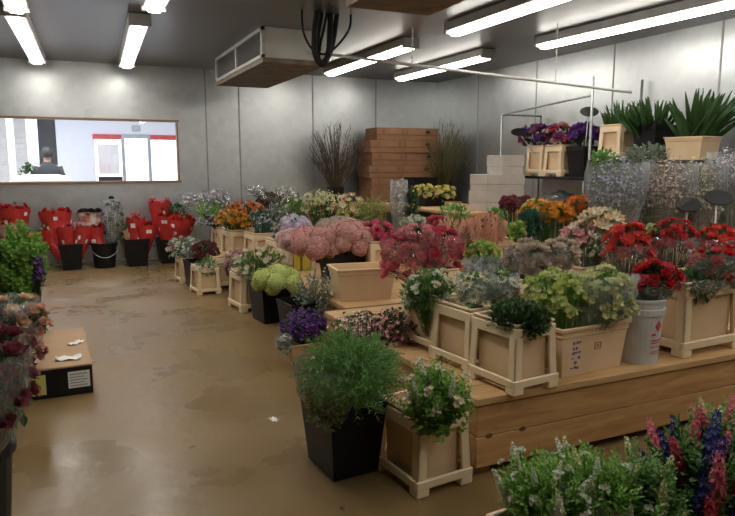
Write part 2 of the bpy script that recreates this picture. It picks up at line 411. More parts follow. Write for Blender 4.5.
def blade(bm, p, d, L, W, bend=.4, seg=4, shape='strap'):
    d = Vector(d).normalized(); s = d.cross(Vector((R.uniform(-1, 1), R.uniform(-1, 1), .3)))
    s = s.normalized(); p = Vector(p); prev = None
    h = Vector((d.x, d.y, 0)); h = h.normalized() if h.length > .02 else Vector((1, 0, 0))
    for i in range(seg + 1):
        t = i / seg
        w = W * (1 - t) ** .6 if shape == 'strap' else W * (math.sin(PI * min(1, .12 + .86 * t)) ** .8)
        c = p + d * (L * t) + (h * .6 - Vector((0, 0, .5))) * (bend * L * t * t)
        row = [bm.verts.new(c - s * w), bm.verts.new(c + s * w)]
        if prev: bm.faces.new((prev[0], prev[1], row[1], row[0]))
        prev = row

def dome(rw, rd, rh, zmin=-.35):
    while True:
        z = R.uniform(zmin, 1); a = R.uniform(0, 2 * PI); r = math.sqrt(max(0, 1 - z * z))
        v = Vector((r * math.cos(a), r * math.sin(a), z))
        return v, Vector((v.x * rw, v.y * rd, v.z * rh))

def pts4(rc, k):
    j = R.choice((4, 5, 6)); n = len(rc[0]); ctr = sum(rc[j], Vector()) / n
    P4 = [rc[j][k], rc[j][(k + 1) % n], rc[j + 1][(k + 1) % n], rc[j + 1][k]]
    m = sum(P4, Vector()) / 4; out = Vector((m.x - ctr.x, m.y - ctr.y, 0)).normalized() * .004
    return [p.lerp(m, .08) + out for p in P4]

def bunch(name, label, C, rad, base, blooms, leaf_spec, wrap=None, group=None, cat='flowers', dm=5.0, mouth=None):
    """C centre of the flower mass, rad its radii, base the point in the bucket where the stems stand"""
    C = Vector(C); base = Vector(base); rw, rd, rh = rad
    T = thing(name, label, cat, base, 0, group)
    O = C - base                                     # mass centre in the thing's own space
    lod = max(.35, min(1.8, 4.5 / dm))
    stems = bmesh.new()
    def stem(q, r=.0025):
        k = Vector((R.uniform(-.04, .04), R.uniform(-.04, .04), R.uniform(.0, .02)))
        pts = [k]
        if mouth and q.z > mouth[2] + .03:           # the stems leave the bucket through its mouth
            e = Vector((q.x - mouth[0], q.y - mouth[1], 0)); e = e * (min(e.length, mouth[3] * R.uniform(.4, 1)) / max(e.length, .001))
            pts.append(Vector((mouth[0], mouth[1], mouth[2])) + e)
        a = pts[-1]; pts += [a.lerp(q, .5) + Vector((0, 0, .12 * (q - a).length)), q]
        tube(stems, pts, r * R.uniform(.8, 1.3) * max(1, dm / 5), 3, False)
    # flower heads
    for bi, (kind, col, n, size) in enumerate(blooms):
        if kind != 'spray': n = max(4, round(n * 1.3)); size *= 1.08 if kind in ('hydrangea', 'plume', 'bell', 'spike') else .90
        if kind == 'spray':                          # hundreds of pin-head flowers
            bm = bmesh.new()
            for i in range(int(n * max(.55, min(1.5, 4.5 / dm)))):
                v, q = dome(rw, rd, rh, -.45); q = q * R.uniform(.45, 1.08) + O
                floret(bm, Matrix.Translation(q) @ aim(v + Vector((R.uniform(-.7, .7), R.uniform(-.7, .7), R.uniform(0, 1)))), size * R.uniform(.6, 1.3), 4, .4)
                if i % 6 == 0: stem(q, .0015)
            o = ob('flower_spray', bm, P(col), T); o['kind'] = 'stuff'
            continue
        pts = list(sphere_pts(n if wrap in ('red', 'white') else round(n * 1.2), -.55 if kind not in ('spike', 'plume', 'bell') else -.3)); tw = R.uniform(0, 6)
        for i, v in enumerate(pts):
            v = rz(tw + bi) @ v
            v = (v + Vector((R.uniform(-.2, .2), R.uniform(-.2, .2), R.uniform(-.15, .15)))).normalized()
            f = R.uniform(.84, 1.05)
            q = Vector((v.x * rw * f, v.y * rd * f, v.z * rh * f))
            if wrap in ('red', 'white'): q = Vector((v.x * rw * .72, v.y * rd * .72, rh * R.uniform(.5, .8)))
            d = (Vector((v.x, v.y, max(v.z, 0))) + Vector((0, 0, .55))).normalized()
            if kind in ('spike', 'plume', 'bell'):
                d = (Vector((v.x * .55, v.y * .55, 1.1)) + Vector((R.uniform(-.15, .15), R.uniform(-.15, .15), 0))).normalized()
                q = q - d * size * .5
            o = bpy.data.objects.new(HEADNAME[kind], head_mesh(kind, col)); COL.objects.link(o); o.parent = T
            s = size * R.uniform(.82, 1.18)
            o.matrix_local = Matrix.Translation(O + q) @ aim(d, R.uniform(0, 6)) @ Matrix.Diagonal((s, s, s, 1))
            stem(O + q - d * size * (.9 if kind in ('spike', 'plume', 'bell') else .05))
    # foliage
    kind, lc, n = leaf_spec
    n = int(n * lod)
    if wrap in ('red', 'white'): n = 0
    if kind in ('broad', 'tiny') and dm > 3.4: n = int(n * 1.6) + 25
    bm = stems
    for i in range(n):
        v, q = dome(rw, rd, rh, -.85); f = R.uniform(.45, .98); q = q * f + O
        if kind == 'broad':
            d = (v * .8 + Vector((R.uniform(-.6, .6), R.uniform(-.6, .6), R.uniform(-.1, .9)))).normalized()
            s = R.uniform(.7, 1.2) * .044 * max(1, lod ** -.5); leaf(bm, q, d, s, s * .28, R.uniform(-.1, .4))
        elif kind == 'tiny':
            d = (v * .6 + Vector((R.uniform(-.8, .8), R.uniform(-.8, .8), R.uniform(-.2, .8)))).normalized()
            s = R.uniform(.7, 1.2) * .03 * max(1, lod ** -.5); leaf(bm, q, d, s, s * .38, .2)
        elif kind == 'small':
            d = (v * .6 + Vector((R.uniform(-.8, .8), R.uniform(-.8, .8), R.uniform(0, 1)))).normalized()
            s = R.uniform(.6, 1.25) * .034; leaf(bm, q, d, s, s * .30, R.uniform(-.2, .3))
        elif kind == 'sprig':                        # an upright shoot with leaves spiralling up it
            d = (v * .55 + Vector((R.uniform(-.3, .3), R.uniform(-.3, .3), 1.0))).normalized(); L = R.uniform(.10, .17); q = O + (q - O) * R.uniform(1.0, 1.25); p = q - d * L
            sd = d.orthogonal().normalized(); up2 = d.cross(sd)
            for j in range(13):
                t = j / 12; a = j * 2.4; o3 = sd * math.cos(a) + up2 * math.sin(a); s = .036 * (1.15 - .75 * t)
                leaf(bm, p + d * L * t, o3 + d * (.5 + .9 * t), s, s * .32, R.uniform(-.1, .3))
        elif kind == 'dill':
            d = (v * .9 + Vector((R.uniform(-.5, .5), R.uniform(-.5, .5), R.uniform(.0, .8)))).normalized(); L = R.uniform(.07, .13); p = q - d * L * .6
            for j in range(9):
                t = j / 8; c = p + d * L * t - Vector((0, 0, .35 * L * t * t)); s = d.cross(Vector((R.uniform(-1, 1), R.uniform(-1, 1), R.uniform(-.2, 1)))).normalized()
                for e in (-1, 1): blade(bm, c, (s * e + d * 1.1).normalized(), L * .32 * (1.1 - .7 * t), .0022, .15, 2)
        elif kind == 'fine':
            d = (v + Vector((R.uniform(-.6, .6), R.uniform(-.6, .6), R.uniform(.1, 1)))).normalized()
            blade(bm, q - d * .05, d, R.uniform(.08, .16), .004 * max(1, lod ** -.6), R.uniform(.1, .6), 3)
        elif kind == 'grass':
            d = (v * .7 + Vector((0, 0, 1))).normalized()
            blade(bm, O + Vector((v.x * rw * .4, v.y * rd * .4, -rh)), (q - O - Vector((v.x * rw * .4, v.y * rd * .4, -rh))), R.uniform(1, 1.7) * rh * 1.2, .007 * max(1, lod ** -.5), R.uniform(.1, .5), 4)
        if i % 5 == 0: stem(q)
    if kind == 'sword':
        for i in range(n):
            v, q = dome(rw, rd, rh, -.1)
            p = Vector((R.uniform(-.08, .08), R.uniform(-.05, .05), .05)); e = O + q
            blade(bm, p, e - p, (e - p).length, R.uniform(.022, .036), R.uniform(0, .16), 6, 'lens')
    if kind == 'twig':
        for i in range(n):
            v, q = dome(rw, rd, rh, -.5); e = O + q
            k = Vector((R.uniform(-.05, .05), R.uniform(-.05, .05), 0))
            m1 = k.lerp(e, .5) + Vector((0, 0, .08))
            w = .0022 * max(1, dm / 5)
            tube(bm, [k, m1, e], [w * 1.3, w, w * .5], 3, False)
            for j in range(7):
                t = R.uniform(.35, 1); s0 = m1.lerp(e, (t - .3) / .7); dd = ((e - m1).normalized() + Vector((R.uniform(-1, 1), R.uniform(-1, 1), R.uniform(-.3, .9))) * .6)
                tube(bm, [s0, s0 + dd.normalized() * R.uniform(.05, .16)], [w * .7, w * .35], 3, False)
                leaf(bm, s0, dd, .03, .009, .2)
    if len(stems.verts): ob('foliage', stems, P(lc), T)
    else: stems.free()
    if wrap:
        wm, top, flare = {'clear': (M['film'], .75, 1.12), 'haze': (M['filmhaze'], .9, 1.1), 'pink': (M['filmpink'], .85, 1.12), 'low': (M['film'], .1, 1.08),
                          'red': (M['redsleeve'], .62, 1.0), 'white': (M['whitesleeve'], .62, 1.0), 'kraft': (M['brownpaper'], .15, 1.0), 'soft': (M['filmsoft'], .8, 1.08)}[wrap]
        bm = bmesh.new(); N = 22; prof = []
        for j in range(9):
            t = j / 8
            z0 = max(.06, O.z - rh * 1.6); z = z0 + (O.z + rh * top - z0) * t
            e = .38 + (flare - .38) * min(1, t * 1.5) ** .8
            if wrap in ('red', 'white'): e = .62 + .38 * t
            prof.append((e, z, t))
        rings = []
        for e, z, t in prof:
            ctr = O * min(1, z / max(O.z, .01)); row = []
            for k in range(N):
                a = 2 * PI * k / N
                jig = 1 + R.uniform(-.05, .07)
                zz = z + (R.uniform(-.04, .07) * rh * 1.6 if t == 1 else 0)
                row.append(bm.verts.new((ctr.x + rw * e * jig * math.cos(a), ctr.y + rd * e * jig * math.sin(a), zz)))
            rings.append(row)
        rings_co = [[v.co.copy() for v in row] for row in rings]
        for a, b in zip(rings, rings[1:]):
            for k in range(N): bm.faces.new((a[k], a[(k + 1) % N], b[(k + 1) % N], b[k]))
        nm = 'printed_sleeve' if wrap in ('red', 'white') else 'paper_sleeve' if wrap == 'kraft' else 'plastic_sleeve'
        sl = ob(nm, bm, wm, T, smooth=True)
        if wrap == 'red':
            for k in R.sample(range(12, 22), 3):
                bm = bmesh.new(); bm.faces.new([bm.verts.new(v) for v in pts4(rings_co, k)]); ob('printed_patch', bm, M['paper'], sl)
    return T

# ------------------------------------------------------------------ buckets
def crate_parts(mat, w=.31, d=.38, h=.40):
    bm = bmesh.new()                                                     # the tub inside
    shell(bm, [(w - .075, d - .075, .035), (w - .07, d - .07, h * .9), (w - .012, d - .012, h - .012), (w - .012, d - .012, h), (w - .05, d - .05, h), (w - .075, d - .075, .06)])
    body = ('bucket_body', bm, .004)
    bm = bmesh.new()
    tw, td = w - .006, d - .006                                         # frame top
    bw, bd = w + .022, d + .022                                         # flared foot
    p = .056; th = .016
    def post(sx, sy):
        for (ax, ay, bx, by) in ((p, th, p, th), (th, p, th, p)):
            b4, t4 = [], []
            for (W, D, L, z) in ((bw, bd, b4, .06), (tw, td, t4, h - .03)):
                x1, y1 = sx * W / 2, sy * D / 2; x0, y0 = x1 - sx * ax, y1 - sy * ay
                xs, ys = sorted((x0, x1)), sorted((y0, y1))
                L += [(xs[0], ys[0], z), (xs[1], ys[0], z), (xs[1], ys[1], z), (xs[0], ys[1], z)]
            hexa(bm, b4, t4)
    for sx in (-1, 1):
        for sy in (-1, 1):
            post(sx, sy)
            x1, y1 = sx * (bw / 2 + .006), sy * (bd / 2 + .006)              # feet
            xs, ys = sorted((x1, x1 - sx * .075)), sorted((y1, y1 - sy * .075))
            box(bm, xs[0], xs[1], ys[0], ys[1], 0, .045)
    for (W, D, z0, z1, t) in ((tw + .004, td + .004, h - .09, h - .025, .018), (bw + .014, bd + .014, .04, .085, .02)):
        box(bm, -W / 2, W / 2, -D / 2, -D / 2 + t, z0, z1); box(bm, -W / 2, W / 2, D / 2 - t, D / 2, z0, z1)
        box(bm, -W / 2, -W / 2 + t, -D / 2 + t, D / 2 - t, z0, z1); box(bm, W / 2 - t, W / 2, -D / 2 + t, D / 2 - t, z0, z1)
    return body, ('foot_frame', bm, .005), mat

def tub_bm(w, d, h):
    bm = bmesh.new()
    a = .88
    shell(bm, [(w * a, d * a, 0), (w * .975, d * .975, h * .80), (w * 1.0, d * 1.0, h * .81), (w * 1.005, d * 1.005, h * .93), (w * 1.05, d * 1.06, h * .935), (w * 1.055, d * 1.065, h), (w * .96, d * .95, h), (w * .86, d * .84, .02)])
    return bm

PROTO = {}
def bucket(kind, label, X, Y, z, rzd=0.0, s=1.0, group=None):
    loc = (X, Y, z); a = math.radians(rzd)
    if kind in PROTO: return copy_thing(PROTO[kind], loc, a, label, group, (s, s, s))
    if kind in ('crate', 'crate_wide'):
        T = thing('flower_crate_bucket', label, 'bucket', loc, a, group)
        w, d = (.31, .38) if kind == 'crate' else (.46, .36)
        body, frame, m = crate_parts(M['cream'], w, d, .40)
        for n, bm, bv in (body, frame): ob(n, bm, m if n == 'foot_frame' else M['cream2'], T, bevel=bv)
    elif kind == 'black':
        T = thing('black_bucket', label, 'bucket', loc, a, group)
        bm = bmesh.new()
        shell(bm, [(.24, .30, 0), (.295, .37, .32), (.305, .38, .32), (.31, .385, .37), (.285, .36, .37), (.22, .28, .02)]); ob('bucket_body', bm, M['black'], T, bevel=.006)
    elif kind == 'blacklow':
        T = thing('black_crate', label, 'bucket', loc, a, group)
        ob('bucket_body', tub_bm(.42, .34, .22), M['black'], T, bevel=.006)
    elif kind == 'roundblack':
        T = thing('round_black_bucket', label, 'bucket', loc, a, group)
        bm = bmesh.new(); lathe(bm, [(.13, 0), (.155, .30), (.168, .30), (.168, .33), (.15, .33), (.12, .02)], 24); ob('bucket_body', bm, M['black'], T, smooth=False)
        bm = bmesh.new(); tube(bm, [(.17 * math.cos(t), -.02 - .12 * math.sin(t), .30 - .16 * math.sin(t)) for t in [PI * k / 12 for k in range(13)]], .005, 6); ob('wire_handle', bm, M['galv'], T)
    elif kind in ('tub', 'tublow'):
        T = thing('cream_tub', label, 'bucket', loc, a, group)
        ob('tub_body', tub_bm(.50, .34, .27 if kind == 'tub' else .20), M['cream2'], T, bevel=.008, seg=2)
    elif kind == 'pail':
        T = thing('white_pail', label, 'bucket', loc, a, group)
        bm = bmesh.new(); lathe(bm, [(.092, 0), (.108, .245), (.116, .247), (.117, .275), (.112, .278), (.114, .31), (.119, .312), (.119, .325), (.104, .325), (.085, .02)], 28); ob('pail_body', bm, M['pail'], T, smooth=False)
    T.scale = (s, s, s)
    PROTO[kind] = T
    return T

# buckets: key, kind, x, y, z, turn, scale, label, group
BUCKETS = [
    ('A9', 'crate', 1.48, 2.6, 0, 6, 0.93, 'cream slotted flower crate on the floor at the front corner of the wooden platform', None),
    ('A8', 'black', 1.17, 2.86, 0, 4, 1.0, 'black square bucket on the bare floor holding feathery greenery', None),
    ('A10', 'tublow', 1.67, 3.79, 0, 8, 1, 'low cream tub almost hidden under brown and pink heath', None),
    ('A7', 'tublow', 1.61, 4.62, 0, 5, 0.8, 'small cream tub under the deep purple statice', None),
    ('A6', 'black', 1.74, 5.22, 0, 5, 0.9, 'black bucket under the round grey green eucalyptus mass', None),
    ('A5', 'black', 1.7, 5.97, 0, 6, 1, 'black bucket of pale lime flowers at the aisle', None),
    ('A5b', 'crate', 1.66, 6.58, 0, 6, 1, 'cream crate behind the black bucket of lime flowers', None),
    ('A4', 'crate', 1.64, 7.9, 0, 6, 1, 'cream crate with pale pink blooms behind the small aisle crate', None),
    ('A3', 'crate', 1.39, 7.6, 0, 5, 0.82, 'small cream crate standing free at the aisle', None),
    ('A2', 'black', 1.38, 7.99, 0, 5, 0.9, 'black bucket of dark burgundy flowers at the aisle', None),
    ('A1', 'crate', 1.33, 8.42, 0, 5, 0.8, 'cream crate nearest the red wrapped roses at the aisle end', None),
    ('R1', 'crate', 2.02, 9.35, 0.2, 3, 1, 'cream crate of fresh green and purple stems near the back wall', None),
    ('R1b', 'crate', 2.45, 9.45, 0.2, 3, 1, 'cream crate of silvery wrapped lavender against the back wall', None),
    ('R2', 'crate', 2.05, 8.75, 0.2, 4, 1.05, 'cream slotted crate under the yellow and orange blooms', None),
    ('R3', 'crate', 2.29, 9.18, 0.2, 4, 1, 'cream crate hidden behind the orange blooms', None),
    ('R4', 'crate', 2.23, 8.2, 0.2, 4, 1.05, 'cream crate under the dark blue green bunch', None),
    ('R5', 'crate', 2.81, 9.63, 0.2, 4, 1, 'cream crate of burgundy flowers far at the back', None),
    ('R6', 'crate', 2.85, 8.71, 0.2, 4, 1, 'cream crate of green and white bunches in the rear crowd', None),
    ('R6b', 'black', 3.03, 8.06, 0.2, 4, 1, 'dark bucket of plain green leaves in the rear crowd', None),
    ('R7', 'crate', 2.32, 7.55, 0.2, 4, 1, 'cream crate under the silver grey bunch', None),
    ('R8', 'crate', 2.22, 6.75, 0.2, 4, 1, 'cream crate with a bright yellow printed panel under the pink lilac flowers', None),
    ('R9', 'blacklow', 2.52, 5.92, 0.36, 4, 1.25, 'wide black crate filled with dusty pink hydrangeas', None),
    ('R10', 'crate', 2.72, 5.76, 0.36, 4, 1, 'cream crate of hot pink roses behind the empty cream tub', None),
    ('R11', 'crate', 3.37, 9.04, 0.2, 4, 1, 'cream crate of pale yellow green flowers near the twigs', None),
    ('R12', 'crate', 3.35, 7.93, 0.2, 4, 1, 'cream crate of peach flowers in front of the stacked cartons', None),
    ('R13', 'black', 3.57, 7.61, 0.2, 4, 1, 'dark bucket of olive grass in front of the stacked cartons', None),
    ('R14', 'black', 3.69, 7.13, 0.2, 4, 1, 'dark bucket holding the tall white wrapped cone', None),
    ('R15', 'crate', 3.47, 5.87, 0.36, 4, 1, 'cream crate of dark red and white blooms behind the wrapped roses', None),
    ('Y1', 'blacklow', 4.8, 8.3, 0.881, 4, 0.9, 'dark tray of yellow flowers on the wooden bench', None),
    ('Y2', 'crate', 3.99, 6.31, 0.36, 4, 0.8, 'cream crate of plain green stems below the yellow flowers', None),
    ('T1', 'black', 4.1, 10.25, 0.84, 0, 0.7, 'dark bucket of bare twigs against the back wall', None),
    ('T2', 'black', 6.08, 9.95, 0.84, 0, 0.7, 'dark bucket of olive branches against the back wall', None),
    ('S1', 'crate', 3.35, 5.36, 0.36, 4, 0.85, 'cream crate of salmon astilbe on the second platform', None),
    ('S2', 'crate', 2.87, 4.13, 0.4, 4, 0.8, 'cream crate of bright green button flowers', None),
    ('TE', 'tub', 2.24, 5.02, 0.36, -8, 1.0, 'empty cream tub standing on the second platform beside the crimson roses', None),
    ('W1', 'crate', 2.5, 4.22, 0.4, 4, 0.8, 'cream crate under the pink wrapped roses', None),
    ('C1', 'crate', 1.99, 3.33, 0.4, 6, 0.86, 'cream slotted crate farthest back along the platform aisle side', None),
    ('C2', 'crate', 1.98, 2.96, 0.4, 6, 0.86, 'middle cream slotted crate of three along the platform aisle side', None),
    ('C3', 'crate', 1.99, 2.59, 0.4, 6, 0.86, 'cream slotted crate at the front aisle corner of the wooden platform', None),
    ('TU', 'tub', 2.46, 2.68, 0.4, 4, 0.98, 'cream tub with blue ink scrawl at the front of the wooden platform', None),
    ('PA', 'pail', 2.87, 2.6, 0.4, 0, 1.12, 'white pail with red print between the tub and the big crate', None),
    ('C4', 'crate_wide', 3.36, 2.72, 0.4, 3, 1.08, 'large cream slotted crate beside the white pail', None),
    ('C5', 'crate', 3.26, 3.09, 0.4, 3, 1, 'cream crate of bright red gerberas in the second row', None),
    ('C6', 'crate', 3.66, 3.08, 0.4, 3, 1, 'cream crate of two deep red bunches in the second row', None),
    ('C7', 'crate', 2.61, 3.26, 0.4, 3, 1, 'cream crate of beige brown roses in the second row', None),
    ('C8', 'crate', 2.43, 3.45, 0.4, 3, 0.95, 'cream crate of silvery foliage behind the daisies', None),
    ('C9', 'crate', 3.27, 3.53, 0.4, 3, 1, 'cream crate of pink and cream alstroemeria', None),
    ('D1', 'crate', 3.47, 4.33, 0.4, 3, 0.95, 'cream crate of deep teal leaves', None),
    ('D2', 'crate', 3.74, 4.33, 0.4, 3, 1, 'cream crate of orange lilies', None),
    ('D3', 'crate', 4.12, 5.38, 0.36, 3, 1, 'cream crate of dark red flowers below the white boxes', None),
    ('E1', 'crate', 3.98, 3.92, 0.4, 3, 1.1, 'cream crate under the blue grey misty bunch', None),
    ('E2', 'crate', 4.37, 3.79, 0.4, 3, 1.1, 'cream crate under the beige pink misty bunch', None),
    ('E3', 'crate', 4.67, 3.71, 0.4, 3, 1.1, 'cream crate under the olive beige misty bunch', None),
    ('E4', 'crate', 4.96, 3.65, 0.4, 3, 1.1, 'cream crate under the tall lavender bunch at the shelf', None),
    ('U1', 'crate', 5.8, 6.98, 1.33, 92, 1, 'cream slotted crate on the wall shelf nearest the white boxes', None),
    ('U2', 'crate', 5.8, 6.62, 1.33, 92, 1, 'cream slotted crate on the wall shelf beside the black bucket', None),
    ('U3', 'black', 5.8, 6.22, 1.33, 92, 1, 'black bucket on the wall shelf beside two cream crates', None),
    ('U4', 'crate', 5.75, 5.62, 1.53, 92, 1, 'single cream slotted crate on the higher wall shelf', None),
    ('U5', 'black', 5.75, 5.15, 1.53, 92, 1, 'black bucket on the higher wall shelf below dark blade leaves', None),
    ('U6', 'tub', 5.74, 4.68, 1.53, 92, 0.85, 'cream tub on the higher wall shelf by the frame edge', None),
    ('F1', 'crate', 1.3, 1.42, 0, 4, 1.0, 'cream crate holding white stock at the bottom of the view', None),
    ('F2', 'black', 1.72, 1.3, 0, 4, 1.0, 'black bucket of delphiniums at the bottom of the view', None),
    ('L1', 'roundblack', -0.45, 2.9, 0, 200, 1.15, 'round black bucket cut by the frame edge at the aisle', None),
    ('L2', 'black', -0.62, 4.6, 0, 10, 1, 'black bucket under the salmon film wrapped flowers', None),
    ('L3', 'black', -0.39, 5.61, 0, 10, 1, 'black bucket under the green bell flowers', None),
    ('Z1', 'black', -0.02, 10.15, 0, 2, 1.0, 'black bucket of red sleeved roses nearest the aisle plants', None),
    ('Z2', 'roundblack', 0.42, 10.1, 0, 2, 1.1, 'round black bucket with wire handle between two square black ones', None),
    ('Z3', 'black', 0.86, 10.12, 0, 2, 1.1, 'black bucket of red sleeved roses at the open floor', None),
    ('Z4', 'black', 1.33, 10.2, 0, 2, 1, 'dark bucket of red sleeved roses behind the white filler crate', None),
    ('Z5', 'black', -0.76, 10.53, 0, 2, 1.05, 'black bucket of red and white sleeves behind the green bell flowers', None),
]
